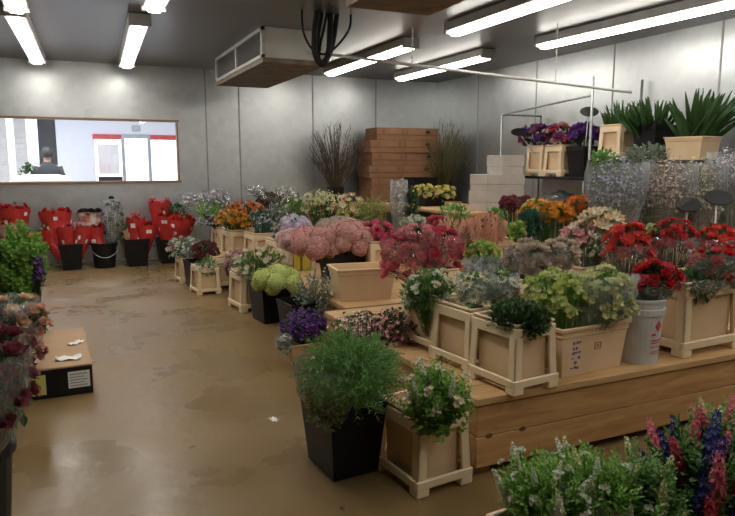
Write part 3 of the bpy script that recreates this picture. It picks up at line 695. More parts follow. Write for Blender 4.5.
# bunches: name, label, centre, radii, bucket, heads (kind, colour, how many, size), foliage, sleeve, category, distance
BUNCHES = [
    ('snapdragon_bunch', 'white snapdragons over bright leaves in the cream crate at the platform corner', (1.43, 2.39, 0.51), (0.16, 0.16, 0.133), 'A9', [('cluster', 'cream', 10, 0.03), ('spike', 'white', 4, 0.06)], ('sprig', 'g_bright', 130), None, 'flowers', 2.88),
    ('fern_bunch', 'big feathery dark green foliage bunch in the black square bucket', (1.13, 2.65, 0.57), (0.239, 0.26, 0.193), 'A8', [], ('dill', 'g_fresh', 520), None, 'foliage', 2.99),
    ('greenery_bunch', 'loose grey green sprigs with yellow tips leaning over the aisle edge of the black bucket', (1.02, 2.69, 0.49), (0.129, 0.15, 0.138), 'A8', [('spray', 'limepale', 60, 0.012)], ('sprig', 'g_yellow', 40), 'soft', 'foliage', 2.99),
    ('heath_bunch', 'brown and cream heath bunch behind the feathery foliage', (1.67, 3.79, 0.42), (0.196, 0.196, 0.118), 'A10', [('spray', 'palepink', 200, 0.014), ('spray', 'cream', 120, 0.012)], ('tiny', 'g_dark', 200), None, 'flowers', 4.25),
    ('heath_bunch', 'dark purple brown and pink heath bunch against the first slotted crate', (1.8, 3.51, 0.47), (0.174, 0.174, 0.131), 'A10', [('spray', 'dustpink', 260, 0.014), ('spray', 'burgundy', 200, 0.015)], ('tiny', 'g_dark', 220), None, 'flowers', 4.05),
    ('statice_bunch', 'deep purple statice bunch at the aisle edge', (1.61, 4.62, 0.26), (0.208, 0.208, 0.131), 'A7', [('spray', 'violet', 700, 0.017)], ('tiny', 'g_dark', 120), None, 'flowers', 5.0),
    ('statice_bunch', 'pale wrapped statice bunch at the aisle side of the purple one', (1.38, 4.49, 0.17), (0.052, 0.052, 0.081), 'A7', [('spray', 'greypale', 80, 0.013)], ('tiny', 'g_grey', 60), 'haze', 'flowers', 4.8),
    ('eucalyptus_bunch', 'round grey green fine leaved mass beside the empty cream tub', (1.85, 5.1, 0.44), (0.22, 0.22, 0.195), 'A6', [('spray', 'greypale', 40, 0.012)], ('sprig', 'g_grey', 80), None, 'foliage', 5.5),
    ('lime_hydrangea_bunch', 'pale lime hydrangeas in the black bucket at the aisle', (1.7, 5.76, 0.42), (0.176, 0.176, 0.084), 'A5', [('hydrangea', 'lime', 7, 0.085)], ('broad', 'g_mid', 60), None, 'flowers', 6.04),
    ('tulip_bunch', 'big cream white tulip bunch over bright leaves beside the lime flowers', (1.73, 6.38, 0.47), (0.274, 0.22, 0.173), 'A5b', [('tulip', 'cream', 24, 0.035)], ('broad', 'g_mid', 300), None, 'flowers', 6.6),
    ('pale_pink_bunch', 'pale pink and grey small blooms behind the small aisle crate', (1.81, 7.61, 0.31), (0.179, 0.179, 0.179), 'A4', [('pompon', 'palepink', 18, 0.04)], ('tiny', 'g_grey', 120), None, 'flowers', 7.77),
    ('grey_herb_bunch', 'grey green herb bunch in the small free standing aisle crate', (1.41, 7.55, 0.3), (0.151, 0.151, 0.093), 'A3', [('spray', 'greylav', 120, 0.018)], ('broad', 'g_mid', 90), None, 'flowers', 7.55),
    ('burgundy_bunch', 'dark burgundy flower bunch in the black aisle bucket', (1.47, 7.93, 0.43), (0.146, 0.146, 0.134), 'A2', [('pompon', 'burgundy', 16, 0.042)], ('broad', 'g_dark', 80), None, 'flowers', 7.9),
    ('white_filler_bunch', 'white and sage filler flowers at the aisle end beside the red roses', (1.3, 8.46, 0.43), (0.217, 0.217, 0.14), 'A1', [('pompon', 'white', 12, 0.035), ('spray', 'greypale', 120, 0.02)], ('broad', 'g_grey', 120), None, 'flowers', 8.3),
    ('green_stem_bunch', 'fresh green stems with purple tops near the back wall', (1.84, 9.55, 0.87), (0.218, 0.218, 0.16), 'R1', [('spray', 'lavender', 60, 0.022)], ('grass', 'g_bright', 160), None, 'flowers', 9.44),
    ('purple_filler_bunch', 'dusky grey purple bunch below the fresh green stems', (1.79, 9.32, 0.68), (0.185, 0.185, 0.1), 'R1', [('spray', 'greylav', 200, 0.022), ('spray', 'plum', 60, 0.02)], ('tiny', 'g_dark', 80), None, 'flowers', 9.24),
    ('lavender_bunch', 'silvery wrapped lavender tips against the back wall beside the red roses', (1.71, 9.92, 0.95), (0.194, 0.194, 0.12), 'R1b', [('spray', 'greylav', 140, 0.022)], ('fine', 'g_grey', 80), 'clear', 'flowers', 9.71),
    ('lavender_bunch', 'pale lilac misty bunch behind the fresh green stems', (2.01, 9.8, 1.01), (0.179, 0.179, 0.105), 'R1b', [('spray', 'lilac', 160, 0.022)], ('fine', 'g_grey', 60), 'clear', 'flowers', 9.71),
    ('orange_bunch', 'yellow orange blooms on the back wall side of the rear crate row', (1.94, 8.67, 0.76), (0.174, 0.174, 0.107), 'R2', [('carnation', 'orange', 16, 0.045), ('carnation', 'yellow', 5, 0.04)], ('broad', 'g_mid', 50), None, 'flowers', 8.71),
    ('orange_bunch', 'deep orange blooms on the side towards the green bunch', (2.1, 8.59, 0.72), (0.121, 0.121, 0.107), 'R2', [('carnation', 'orange', 13, 0.045)], ('broad', 'g_mid', 40), None, 'flowers', 8.71),
    ('coral_red_bunch', 'flat coral red bunch behind the orange blooms', (2.29, 9.18, 0.85), (0.258, 0.22, 0.086), 'R3', [('carnation', 'redorange', 14, 0.05), ('carnation', 'salmon', 8, 0.05)], ('broad', 'g_dark', 50), None, 'flowers', 9.3),
    ('blue_green_bunch', 'dark blue green thistle bunch above a cream crate', (2.27, 8.18, 0.78), (0.181, 0.181, 0.129), 'R4', [('spray', 'greylav', 160, 0.02)], ('broad', 'g_teal', 180), None, 'foliage', 8.4),
    ('sage_bunch', 'sage green bunch between blue green thistles and pale lilac', (2.47, 8.19, 0.84), (0.131, 0.131, 0.131), 'R4', [('spray', 'greypale', 100, 0.02)], ('broad', 'g_grey', 120), None, 'foliage', 8.48),
    ('burgundy_bunch', 'dark burgundy bunch far at the back above the green and white one', (2.81, 9.63, 0.94), (0.213, 0.213, 0.107), 'R5', [('pompon', 'burgundy', 14, 0.05), ('spray', 'dustpink', 40, 0.02)], ('broad', 'g_dark', 40), None, 'flowers', 9.9),
    ('green_white_bunch', 'green bunch dotted white behind the lilac bunch', (2.85, 8.71, 0.88), (0.21, 0.21, 0.154), 'R6', [('rose', 'cream', 10, 0.04)], ('broad', 'g_mid', 160), None, 'flowers', 9.1),
    ('dark_leaf_bunch', 'dark green leaf bunch behind the pink hydrangeas', (3.03, 8.06, 0.83), (0.238, 0.22, 0.146), 'R6b', [('rose', 'limepale', 6, 0.035)], ('broad', 'g_dark', 220), None, 'foliage', 8.6),
    ('silver_bunch', 'silver grey bunch beside the lilac flowers', (2.27, 7.5, 0.69), (0.108, 0.108, 0.12), 'R7', [('spray', 'greypale', 170, 0.02)], ('tiny', 'g_grey', 80), None, 'flowers', 7.8),
    ('lilac_bunch', 'blue lilac flower bunch beside the silver grey one', (2.43, 7.36, 0.76), (0.155, 0.155, 0.095), 'R7', [('hydrangea', 'lilac', 9, 0.06)], ('broad', 'g_mid', 40), None, 'flowers', 7.73),
    ('pink_lilac_bunch', 'pale pink lilac flower bunch above the yellow printed crate', (2.17, 6.66, 0.68), (0.14, 0.14, 0.097), 'R8', [('hydrangea', 'palepink', 9, 0.06)], ('broad', 'g_mid', 40), None, 'flowers', 7.0),
    ('hydrangea_bunch', 'dusty pink hydrangeas at the yellow crate end of the black crate', (2.2, 5.91, 0.73), (0.205, 0.205, 0.117), 'R9', [('hydrangea', 'dustpink', 8, 0.1), ('hydrangea', 'pink', 4, 0.09)], ('broad', 'g_dark', 60), None, 'flowers', 6.33),
    ('hydrangea_bunch', 'browner dusty pink hydrangeas at the hot pink end of the black crate', (2.46, 5.79, 0.76), (0.166, 0.166, 0.127), 'R9', [('hydrangea', 'dustpink', 9, 0.1)], ('broad', 'g_dark', 60), None, 'flowers', 6.33),
    ('hydrangea_bunch', 'faded mauve hydrangeas at the back of the black crate', (2.44, 6.04, 0.85), (0.181, 0.181, 0.06), 'R9', [('hydrangea', 'taupe', 8, 0.09)], ('broad', 'g_dark', 40), None, 'flowers', 6.53),
    ('hot_pink_rose_bunch', 'hot pink rose bunch between hydrangeas and the wrapped red roses', (2.72, 5.76, 0.8), (0.177, 0.177, 0.118), 'R10', [('rose', 'hotpink', 22, 0.05)], ('broad', 'g_dark', 50), None, 'flowers', 6.4),
    ('pale_green_bunch', 'misty pale yellow green flowers in front of the dark twigs', (3.37, 9.04, 0.97), (0.325, 0.22, 0.133), 'R11', [('spray', 'limepale', 320, 0.024), ('spray', 'white', 90, 0.02)], ('fine', 'g_yellow', 80), None, 'flowers', 9.6),
    ('white_misty_bunch', 'white misty wrapped tips beside the dark twigs', (2.97, 9.38, 1.06), (0.15, 0.15, 0.105), 'R11', [('spray', 'greypale', 120, 0.022)], ('fine', 'g_grey', 40), 'clear', 'flowers', 9.72),
    ('white_misty_bunch', 'white misty wrapped tips in front of the bare wall panel', (2.54, 9.58, 1.09), (0.12, 0.12, 0.105), 'R11', [('spray', 'greypale', 90, 0.022)], ('fine', 'g_grey', 40), 'clear', 'flowers', 9.72),
    ('peach_bunch', 'peach and yellow flowers in front of the stacked brown cartons', (3.35, 7.93, 0.92), (0.225, 0.22, 0.172), 'R12', [('lily', 'peach', 15, 0.055), ('lily', 'paleyellow', 5, 0.05)], ('fine', 'g_yellow', 80), None, 'flowers', 8.6),
    ('golden_bunch', 'small golden flowers under the peach ones', (3.27, 7.85, 0.81), (0.131, 0.131, 0.079), 'R12', [('carnation', 'yellow', 9, 0.04)], ('broad', 'g_mid', 40), None, 'flowers', 8.5),
    ('olive_grass_bunch', 'olive green grass bunch between peach flowers and the white wrapped cone', (3.57, 7.61, 0.91), (0.194, 0.194, 0.194), 'R13', [('spray', 'salmon', 40, 0.018)], ('fine', 'g_yellow', 400), None, 'foliage', 8.4),
    ('white_cone_bunch', 'tall white cellophane cone in front of the stacked cartons', (3.69, 7.13, 1.01), (0.098, 0.098, 0.308), 'R14', [('spray', 'white', 160, 0.02)], ('fine', 'g_dark', 60), 'haze', 'flowers', 8.0),
    ('dark_cone_bunch', 'tall dark leaf bunch beside the white cellophane cone', (3.83, 7.05, 0.98), (0.086, 0.086, 0.234), 'R14', [], ('broad', 'g_dark', 200), None, 'foliage', 8.0),
    ('dark_red_bunch', 'small dark red bunch behind the pink wrapped roses', (3.47, 5.87, 0.87), (0.105, 0.105, 0.073), 'R15', [('carnation', 'crimson', 10, 0.045)], ('broad', 'g_dark', 30), None, 'flowers', 6.8),
    ('white_bloom_bunch', 'small white blooms above the pink wrapped roses', (3.2, 5.88, 0.89), (0.124, 0.124, 0.062), 'R15', [('pompon', 'white', 12, 0.035)], ('broad', 'g_grey', 40), None, 'flowers', 6.7),
    ('yellow_bunch', 'yellow flowers at the carton end of the bench tray', (4.7, 8.28, 1.07), (0.174, 0.174, 0.102), 'Y1', [('rose', 'yellow', 16, 0.05)], ('broad', 'g_mid', 40), 'low', 'flowers', 9.45),
    ('yellow_bunch', 'yellow flowers at the white box end of the bench tray', (4.94, 8.16, 1.05), (0.174, 0.174, 0.102), 'Y1', [('rose', 'yellow', 15, 0.05)], ('broad', 'g_mid', 40), 'low', 'flowers', 9.44),
    ('green_bunch', 'plain green stems below the yellow flowers', (3.99, 6.31, 0.95), (0.205, 0.205, 0.08), 'Y2', [], ('broad', 'g_fresh', 150), None, 'foliage', 7.4),
    ('green_bunch', 'small bright green leaf bunch below the white boxes', (4.37, 6.02, 0.94), (0.135, 0.135, 0.056), 'Y2', [], ('broad', 'g_fresh', 110), None, 'foliage', 7.3),
    ('twig_bunch', 'bare dark brown twigs fanning out beside the brown cartons', (4.13, 10.28, 1.68), (0.471, 0.3, 0.471), 'T1', [('spray', 'burgundy', 60, 0.014)], ('twig', 'twigbrown', 210), None, 'branches', 10.93),
    ('olive_branch_bunch', 'tall olive brown branch bunch behind the far side of the brown cartons', (5.87, 9.58, 1.63), (0.407, 0.28, 0.559), 'T2', [], ('twig', 'twigolive', 260), None, 'branches', 11.02),
    ('astilbe_bunch', 'salmon astilbe plumes beside the dark red bunch', (3.35, 5.36, 0.83), (0.145, 0.145, 0.136), 'S1', [('plume', 'salmon', 18, 0.085)], ('broad', 'g_mid', 50), None, 'flowers', 6.3),
    ('astilbe_bunch', 'pinker salmon astilbe plumes towards the orange flowers', (3.59, 5.15, 0.87), (0.21, 0.21, 0.124), 'S1', [('plume', 'salmon', 20, 0.085), ('plume', 'pink', 6, 0.08)], ('broad', 'g_mid', 60), None, 'flowers', 6.2),
    ('green_button_bunch', 'bright green button flower bunch below the salmon plumes', (2.87, 4.13, 0.81), (0.115, 0.115, 0.085), 'S2', [('pompon', 'lime', 14, 0.035)], ('broad', 'g_bright', 160), None, 'flowers', 5.0),
    ('wrapped_rose_bunch', 'big crimson rose bunch in shiny pink cellophane nearest the empty tub', (2.32, 4.35, 0.76), (0.176, 0.176, 0.199), 'W1', [('rose', 'rosered', 28, 0.05)], ('broad', 'g_dark', 40), 'pink', 'flowers', 4.98),
    ('wrapped_rose_bunch', 'crimson rose bunch in shiny pink cellophane on the salmon plume side', (2.56, 4.25, 0.83), (0.153, 0.153, 0.168), 'W1', [('rose', 'crimson', 20, 0.05)], ('broad', 'g_dark', 40), 'pink', 'flowers', 4.98),
    ('wrapped_rose_bunch', 'paler pink rose bunch behind the two shiny crimson bunches', (2.41, 4.34, 0.94), (0.153, 0.153, 0.069), 'W1', [('rose', 'pink', 18, 0.045)], ('broad', 'g_dark', 30), 'pink', 'flowers', 4.98),
    ('lisianthus_bunch', 'green and white lisianthus in the farthest of the aisle side platform crates', (1.87, 3.2, 0.77), (0.15, 0.15, 0.127), 'C1', [('cluster', 'white', 8, 0.035), ('cluster', 'cream', 5, 0.03)], ('small', 'g_mid', 420), None, 'flowers', 3.76),
    ('white_sprig_bunch', 'sparse white sprigs leaning to the aisle beside the lisianthus', (1.77, 3.24, 0.74), (0.069, 0.069, 0.087), 'C1', [('cluster', 'white', 6, 0.025)], ('small', 'g_mid', 130), None, 'flowers', 3.76),
    ('daisy_bunch', 'pale yellow daisies in clear film above the middle aisle side crate', (1.96, 2.88, 0.81), (0.097, 0.097, 0.102), 'C2', [('daisy', 'paleyellow', 13, 0.05)], ('broad', 'g_mid', 70), 'haze', 'flowers', 3.5),
    ('daisy_bunch', 'white daisies in clear film beside the pale yellow daisies', (2.12, 2.87, 0.81), (0.087, 0.087, 0.098), 'C2', [('daisy', 'white', 9, 0.045)], ('broad', 'g_mid', 60), 'haze', 'flowers', 3.55),
    ('dark_leaf_bunch', 'dense dark green leaf bunch filling the front corner crate', (1.98, 2.53, 0.74), (0.133, 0.17, 0.079), 'C3', [], ('small', 'g_dark', 1500), None, 'foliage', 3.2),
    ('lisianthus_bunch', 'lime green and white lisianthus at the dark crate end of the ink marked tub', (2.33, 2.67, 0.8), (0.154, 0.154, 0.138), 'TU', [('cluster', 'lime', 26, 0.042), ('cluster', 'limepale', 8, 0.036)], ('small', 'g_bright', 260), None, 'flowers', 3.46),
    ('lisianthus_bunch', 'lime yellow lisianthus in film at the white pail end of the ink marked tub', (2.57, 2.58, 0.79), (0.155, 0.155, 0.15), 'TU', [('cluster', 'limepale', 26, 0.042), ('cluster', 'lime', 8, 0.036)], ('small', 'g_fresh', 240), 'soft', 'flowers', 3.48),
    ('gerbera_bunch', 'small bunch of red roses low in the white pail', (2.94, 2.57, 0.86), (0.111, 0.111, 0.095), 'PA', [('rose', 'red', 12, 0.042), ('rose', 'crimson', 4, 0.04)], ('broad', 'g_dark', 170), 'low', 'flowers', 3.62),
    ('carnation_bunch', 'red carnations in film hanging over the large crate by the frame edge', (3.48, 2.61, 0.88), (0.143, 0.143, 0.131), 'C4', [('carnation', 'red', 12, 0.045), ('carnation', 'crimson', 4, 0.04)], ('broad', 'g_dark', 200), 'clear', 'flowers', 3.87),
    ('greenery_bunch', 'dark green leaves in film lying over the rim of the large crate', (3.27, 2.61, 0.8), (0.152, 0.16, 0.07), 'C4', [], ('broad', 'g_dark', 240), 'clear', 'foliage', 3.8),
    ('gerbera_bunch', 'large bright red gerbera bunch behind the lime lisianthus', (3.26, 3.09, 0.97), (0.142, 0.142, 0.136), 'C5', [('gerbera', 'scarlet', 20, 0.055)], ('broad', 'g_dark', 100), 'low', 'flowers', 4.2),
    ('gerbera_bunch', 'deep red gerbera bunch in the middle of three red bunches in a row', (3.66, 3.08, 1.0), (0.147, 0.147, 0.12), 'C6', [('gerbera', 'red', 16, 0.052)], ('broad', 'g_dark', 90), 'low', 'flowers', 4.35),
    ('gerbera_bunch', 'deep red gerbera bunch nearest the black oval price sign', (3.99, 3.01, 0.98), (0.136, 0.136, 0.102), 'C6', [('gerbera', 'scarlet', 15, 0.052)], ('broad', 'g_dark', 90), 'low', 'flowers', 4.42),
    ('yellow_green_bunch', 'small yellow green flowers between two red gerbera bunches', (3.58, 3.19, 0.98), (0.061, 0.061, 0.102), 'C6', [('pompon', 'limepale', 12, 0.025)], ('broad', 'g_mid', 60), None, 'flowers', 4.42),
    ('beige_rose_bunch', 'beige brown rose bunch behind the daisies', (2.61, 3.26, 0.88), (0.139, 0.139, 0.12), 'C7', [('rose', 'taupe', 18, 0.05), ('rose', 'beige', 10, 0.048)], ('broad', 'g_grey', 60), 'clear', 'flowers', 4.1),
    ('beige_rose_bunch', 'greyer beige rose bunch behind the lime lisianthus', (2.81, 3.23, 0.91), (0.121, 0.121, 0.096), 'C7', [('rose', 'beige', 14, 0.045), ('spray', 'greypale', 60, 0.012)], ('broad', 'g_grey', 80), 'clear', 'flowers', 4.15),
    ('silver_foliage_bunch', 'silvery wrapped foliage between green buttons and daisies', (2.43, 3.45, 0.82), (0.142, 0.142, 0.065), 'C8', [('spray', 'greylav', 180, 0.014)], ('broad', 'g_grey', 120), 'haze', 'flowers', 4.2),
    ('pink_alstroemeria_bunch', 'pink and cream alstroemeria beside the large red gerberas', (3.27, 3.53, 0.97), (0.127, 0.127, 0.099), 'C9', [('lily', 'pink', 12, 0.045), ('lily', 'cream', 8, 0.04)], ('broad', 'g_grey', 70), None, 'flowers', 4.6),
    ('cream_alstroemeria_bunch', 'peach cream alstroemeria below the red orange flowers', (3.46, 3.54, 1.09), (0.137, 0.137, 0.079), 'C9', [('lily', 'peach', 12, 0.045), ('lily', 'cream', 8, 0.045)], ('broad', 'g_yellow', 60), None, 'flowers', 4.67),
    ('white_green_bunch', 'pale white green sprigs between pink alstroemeria and red gerberas', (3.3, 3.36, 0.91), (0.083, 0.083, 0.096), 'C9', [('spray', 'limepale', 110, 0.014), ('rose', 'cream', 5, 0.03)], ('broad', 'g_grey', 60), None, 'flowers', 4.47),
    ('teal_leaf_bunch', 'deep teal green leaf bunch beside the orange flowers', (3.47, 4.33, 1.01), (0.116, 0.116, 0.1), 'D1', [], ('broad', 'g_teal', 260), None, 'foliage', 5.4),
    ('lime_leaf_bunch', 'yellow green leaves below the deep teal bunch', (3.3, 4.29, 0.95), (0.073, 0.073, 0.073), 'D1', [('pompon', 'lime', 6, 0.03)], ('broad', 'g_bright', 60), None, 'foliage', 5.3),
    ('orange_lily_bunch', 'bright orange lilies in the middle of the orange row', (3.74, 4.33, 1.06), (0.127, 0.127, 0.093), 'D2', [('carnation', 'orange', 18, 0.05)], ('broad', 'g_mid', 50), None, 'flowers', 5.5),
    ('yellow_orange_bunch', 'yellow orange flowers beside the dark red bunch', (3.66, 4.48, 1.1), (0.12, 0.12, 0.069), 'D2', [('carnation', 'yellow', 7, 0.045), ('carnation', 'orange', 10, 0.045)], ('broad', 'g_mid', 50), None, 'flowers', 5.59),
    ('red_orange_bunch', 'red orange flowers at the misty wrapped end of the orange row', (4.04, 4.31, 1.13), (0.138, 0.138, 0.077), 'D2', [('carnation', 'redorange', 18, 0.05)], ('broad', 'g_mid', 50), None, 'flowers', 5.59),
    ('dark_red_bunch', 'dark red bunch in front of the white boxes', (4.12, 5.38, 1.08), (0.162, 0.162, 0.071), 'D3', [('pompon', 'burgundy', 16, 0.05)], ('broad', 'g_dark', 60), None, 'flowers', 6.6),
    ('misty_lavender_bunch', 'tall blue grey misty bunch wrapped in film', (3.98, 3.92, 1.27), (0.216, 0.216, 0.288), 'E1', [('spray', 'lavender', 500, 0.015), ('spray', 'greylav', 400, 0.015)], ('fine', 'g_grey', 450), 'soft', 'flowers', 5.2),
    ('misty_beige_bunch', 'tall beige pink misty bunch wrapped in film', (4.37, 3.79, 1.25), (0.21, 0.21, 0.307), 'E2', [('spray', 'beige', 560, 0.015), ('spray', 'palepink', 300, 0.015)], ('fine', 'twigolive', 300), 'soft', 'flowers', 5.25),
    ('misty_olive_bunch', 'tall olive beige misty bunch between the pink one and the lavender one', (4.67, 3.71, 1.23), (0.179, 0.179, 0.31), 'E3', [('spray', 'limepale', 300, 0.015), ('spray', 'beige', 460, 0.015)], ('fine', 'twigolive', 300), 'soft', 'flowers', 5.3),
    ('misty_lavender_bunch', 'tall pale lavender bunch in film near the oval price sign', (4.96, 3.65, 1.38), (0.181, 0.181, 0.247), 'E4', [('spray', 'lilac', 440, 0.015), ('spray', 'greypale', 300, 0.014)], ('fine', 'g_grey', 240), 'soft', 'flowers', 5.35),
    ('leafy_bunch', 'leafy dark green bunch peeping over the misty bunches below the sword leaves', (4.35, 3.98, 1.57), (0.182, 0.182, 0.074), 'E2', [], ('broad', 'g_grey', 160), None, 'foliage', 5.37),
    ('leafy_bunch', 'pale green leafy bunch at the foot of the shelf crate', (4.0, 4.09, 1.52), (0.115, 0.115, 0.074), 'E1', [], ('broad', 'g_fresh', 110), None, 'foliage', 5.32),
    ('purple_kale_bunch', 'dark purple ornamental kale above the first shelf crate', (5.71, 7.07, 1.84), (0.213, 0.213, 0.147), 'U1', [('carnation', 'plum', 9, 0.085), ('carnation', 'purple', 5, 0.08)], ('broad', 'g_dark', 50), None, 'flowers', 8.66),
    ('plum_kale_bunch', 'dusky red and mauve kale beside the dark purple kale', (5.78, 6.67, 1.83), (0.179, 0.179, 0.141), 'U2', [('carnation', 'crimson', 4, 0.08), ('carnation', 'dustpink', 5, 0.08), ('carnation', 'plum', 4, 0.08)], ('broad', 'g_dark', 50), None, 'flowers', 8.33),
    ('dark_kale_bunch', 'nearly black purple kale in the black shelf bucket', (5.79, 6.26, 1.83), (0.159, 0.159, 0.123), 'U3', [('carnation', 'purple', 12, 0.08)], ('broad', 'g_dark', 60), None, 'flowers', 7.97),
    ('sword_leaf_bunch', 'dark blade leaves rising from the higher shelf crate', (5.79, 5.67, 2.07), (0.205, 0.25, 0.159), 'U4', [], ('sword', 'g_sword', 90), None, 'foliage', 7.4),
    ('sword_leaf_bunch', 'broad fan of dark blade leaves over the black shelf bucket', (5.7, 5.23, 2.03), (0.279, 0.28, 0.182), 'U5', [], ('sword', 'g_sword', 150), None, 'foliage', 6.98),
    ('sword_leaf_bunch', 'tallest upright blade leaves standing in the cream shelf tub', (5.74, 4.68, 2.01), (0.24, 0.25, 0.26), 'U6', [], ('sword', 'g_sword', 70), None, 'foliage', 6.5),
    ('sword_leaf_bunch', 'spreading blade leaves behind the shelf tub at the frame edge', (5.99, 4.57, 2.01), (0.2, 0.25, 0.22), 'U6', [], ('sword', 'g_sword', 80), None, 'foliage', 6.5),
    ('white_stock_bunch', 'white stock with pale buds leaning towards the aisle in the foreground', (1.24, 1.43, 0.54), (0.113, 0.18, 0.095), 'F1', [('cluster', 'white', 10, 0.022), ('spike', 'white', 5, 0.055), ('spike', 'cream', 3, 0.05)], ('sprig', 'g_bright', 150), None, 'flowers', 1.93),
    ('white_stock_bunch', 'leafy green stock beside the white stock in the foreground', (1.38, 1.36, 0.56), (0.107, 0.2, 0.101), 'F1', [('cluster', 'white', 6, 0.02), ('spike', 'white', 2, 0.05), ('spike', 'limepale', 5, 0.05)], ('sprig', 'g_bright', 160), 'low', 'flowers', 1.93),
    ('delphinium_bunch', 'navy blue and rose pink delphinium spikes in the foreground', (1.65, 1.26, 0.58), (0.102, 0.17, 0.162), 'F2', [('spike', 'navy', 7, 0.11), ('spike', 'crimson', 2, 0.09), ('spike', 'rosered', 1, 0.09)], ('sprig', 'g_mid', 95), None, 'flowers', 1.95),
    ('white_stock_bunch', 'light green budding stock beside the delphiniums in the foreground', (1.45, 1.25, 0.58), (0.063, 0.12, 0.125), 'F2', [('spike', 'limepale', 4, 0.06)], ('sprig', 'g_fresh', 70), None, 'flowers', 1.85),
    ('budding_bunch', 'light green budding stems behind the delphiniums at the frame edge', (1.78, 1.27, 0.66), (0.08, 0.14, 0.123), 'F2', [('spike', 'limepale', 5, 0.06), ('spike', 'rosered', 1, 0.08)], ('sprig', 'g_fresh', 90), None, 'flowers', 2.0),
    ('dark_film_bunch', 'dark wine flowers in crumpled film above the round black bucket', (-0.28, 2.83, 0.64), (0.094, 0.2, 0.188), 'L1', [('rose', 'burgundy', 14, 0.05)], ('broad', 'g_dark', 120), 'clear', 'flowers', 2.55),
    ('salmon_film_bunch', 'salmon and dark red flowers in crumpled film beside the shipping carton', (-0.35, 4.46, 0.4), (0.136, 0.25, 0.211), 'L2', [('rose', 'salmon', 9, 0.045), ('rose', 'burgundy', 9, 0.045), ('rose', 'dustpink', 5, 0.045)], ('broad', 'g_dark', 80), 'clear', 'flowers', 4.02),
    ('peach_film_bunch', 'peach roses under cloudy film below the green bell flowers', (-0.36, 4.49, 0.59), (0.136, 0.2, 0.087), 'L2', [('rose', 'peach', 8, 0.045)], ('broad', 'g_grey', 60), 'haze', 'flowers', 4.02),
    ('bells_of_ireland_bunch', 'bright green bell flower spires over the aisle edge', (-0.39, 5.61, 0.7), (0.185, 0.24, 0.277), 'L3', [('bell', 'g_bright', 24, 0.15)], ('grass', 'g_bright', 60), None, 'flowers', 5.0),
    ('purple_aisle_bunch', 'dark purple flowers beside the green bell spires', (-0.25, 5.48, 0.68), (0.046, 0.1, 0.137), 'L3', [('spray', 'violet', 130, 0.018)], ('tiny', 'g_dark', 40), None, 'flowers', 4.95),
    ('small_salmon_bunch', 'small salmon flowers spilling towards the floor beside the shipping carton', (-0.21, 4.41, 0.53), (0.05, 0.1, 0.087), 'L2', [('rose', 'salmon', 7, 0.035)], ('tiny', 'g_dark', 30), None, 'flowers', 4.02),
    ('red_rose_bunch', 'red sleeved roses with a lime label band in the first black bucket', (-0.04, 10.2, 0.44), (0.158, 0.13, 0.244), 'Z1', [('rose', 'rosered', 7, 0.045)], ('broad', 'g_dark', 20), 'red', 'flowers', 9.32),
    ('red_rose_bunch', 'red sleeved roses standing on the bell flower side of the first black bucket', (-0.27, 10.31, 0.41), (0.143, 0.12, 0.258), 'Z1', [('rose', 'cream', 7, 0.045)], ('broad', 'g_dark', 20), 'red', 'flowers', 9.32),
    ('red_rose_bunch', 'red sleeved roses farthest back behind the first black bucket', (-0.19, 10.31, 0.68), (0.215, 0.13, 0.201), 'Z1', [('rose', 'red', 8, 0.05)], ('broad', 'g_dark', 20), 'red', 'flowers', 9.32),
    ('red_rose_bunch', 'red sleeved roses leaning from first bucket towards the round bucket', (0.14, 10.13, 0.46), (0.143, 0.12, 0.229), 'Z1', [('rose', 'palepink', 6, 0.045)], ('broad', 'g_dark', 20), 'red', 'flowers', 9.32),
    ('red_rose_bunch', 'red sleeved roses beside the grey film cone', (0.32, 10.2, 0.45), (0.146, 0.12, 0.218), 'Z2', [('rose', 'red', 6, 0.045)], ('broad', 'g_dark', 20), 'red', 'flowers', 9.46),
    ('dark_film_cone_bunch', 'dark stems in a tall grey film cone above the round black bucket', (0.56, 10.12, 0.62), (0.131, 0.14, 0.378), 'Z2', [('pompon', 'black', 10, 0.04)], ('broad', 'g_dark', 60), 'haze', 'flowers', 9.46),
    ('dark_rose_bunch', 'row of dark black red roses behind the red sleeves', (0.26, 10.27, 0.74), (0.189, 0.1, 0.087), 'Z2', [('rose', 'black', 14, 0.045)], ('broad', 'g_dark', 30), 'white', 'flowers', 9.46),
    ('kraft_bunch', 'kraft paper sleeve with green tips beside the grey film cone', (0.71, 10.25, 0.49), (0.104, 0.1, 0.267), 'Z3', [('rose', 'limepale', 5, 0.04)], ('broad', 'g_mid', 30), 'kraft', 'flowers', 9.66),
    ('red_rose_bunch', 'red sleeved roses in the middle of the third black bucket', (0.88, 10.18, 0.51), (0.134, 0.12, 0.297), 'Z3', [('rose', 'rosered', 6, 0.045)], ('broad', 'g_dark', 20), 'red', 'flowers', 9.66),
    ('red_rose_bunch', 'red sleeved roses at the open floor end of the third black bucket', (1.02, 10.1, 0.44), (0.149, 0.12, 0.238), 'Z3', [('rose', 'red', 6, 0.045)], ('broad', 'g_dark', 20), 'red', 'flowers', 9.66),
    ('red_rose_bunch', 'tall red sleeved roses tilted against the back wall', (1.25, 10.35, 0.77), (0.168, 0.12, 0.214), 'Z4', [('rose', 'rosered', 8, 0.05)], ('broad', 'g_dark', 20), 'red', 'flowers', 9.93),
    ('red_rose_bunch', 'red sleeved roses below the tall tilted ones', (1.35, 10.27, 0.58), (0.168, 0.12, 0.199), 'Z4', [('rose', 'red', 7, 0.05)], ('broad', 'g_dark', 20), 'red', 'flowers', 9.93),
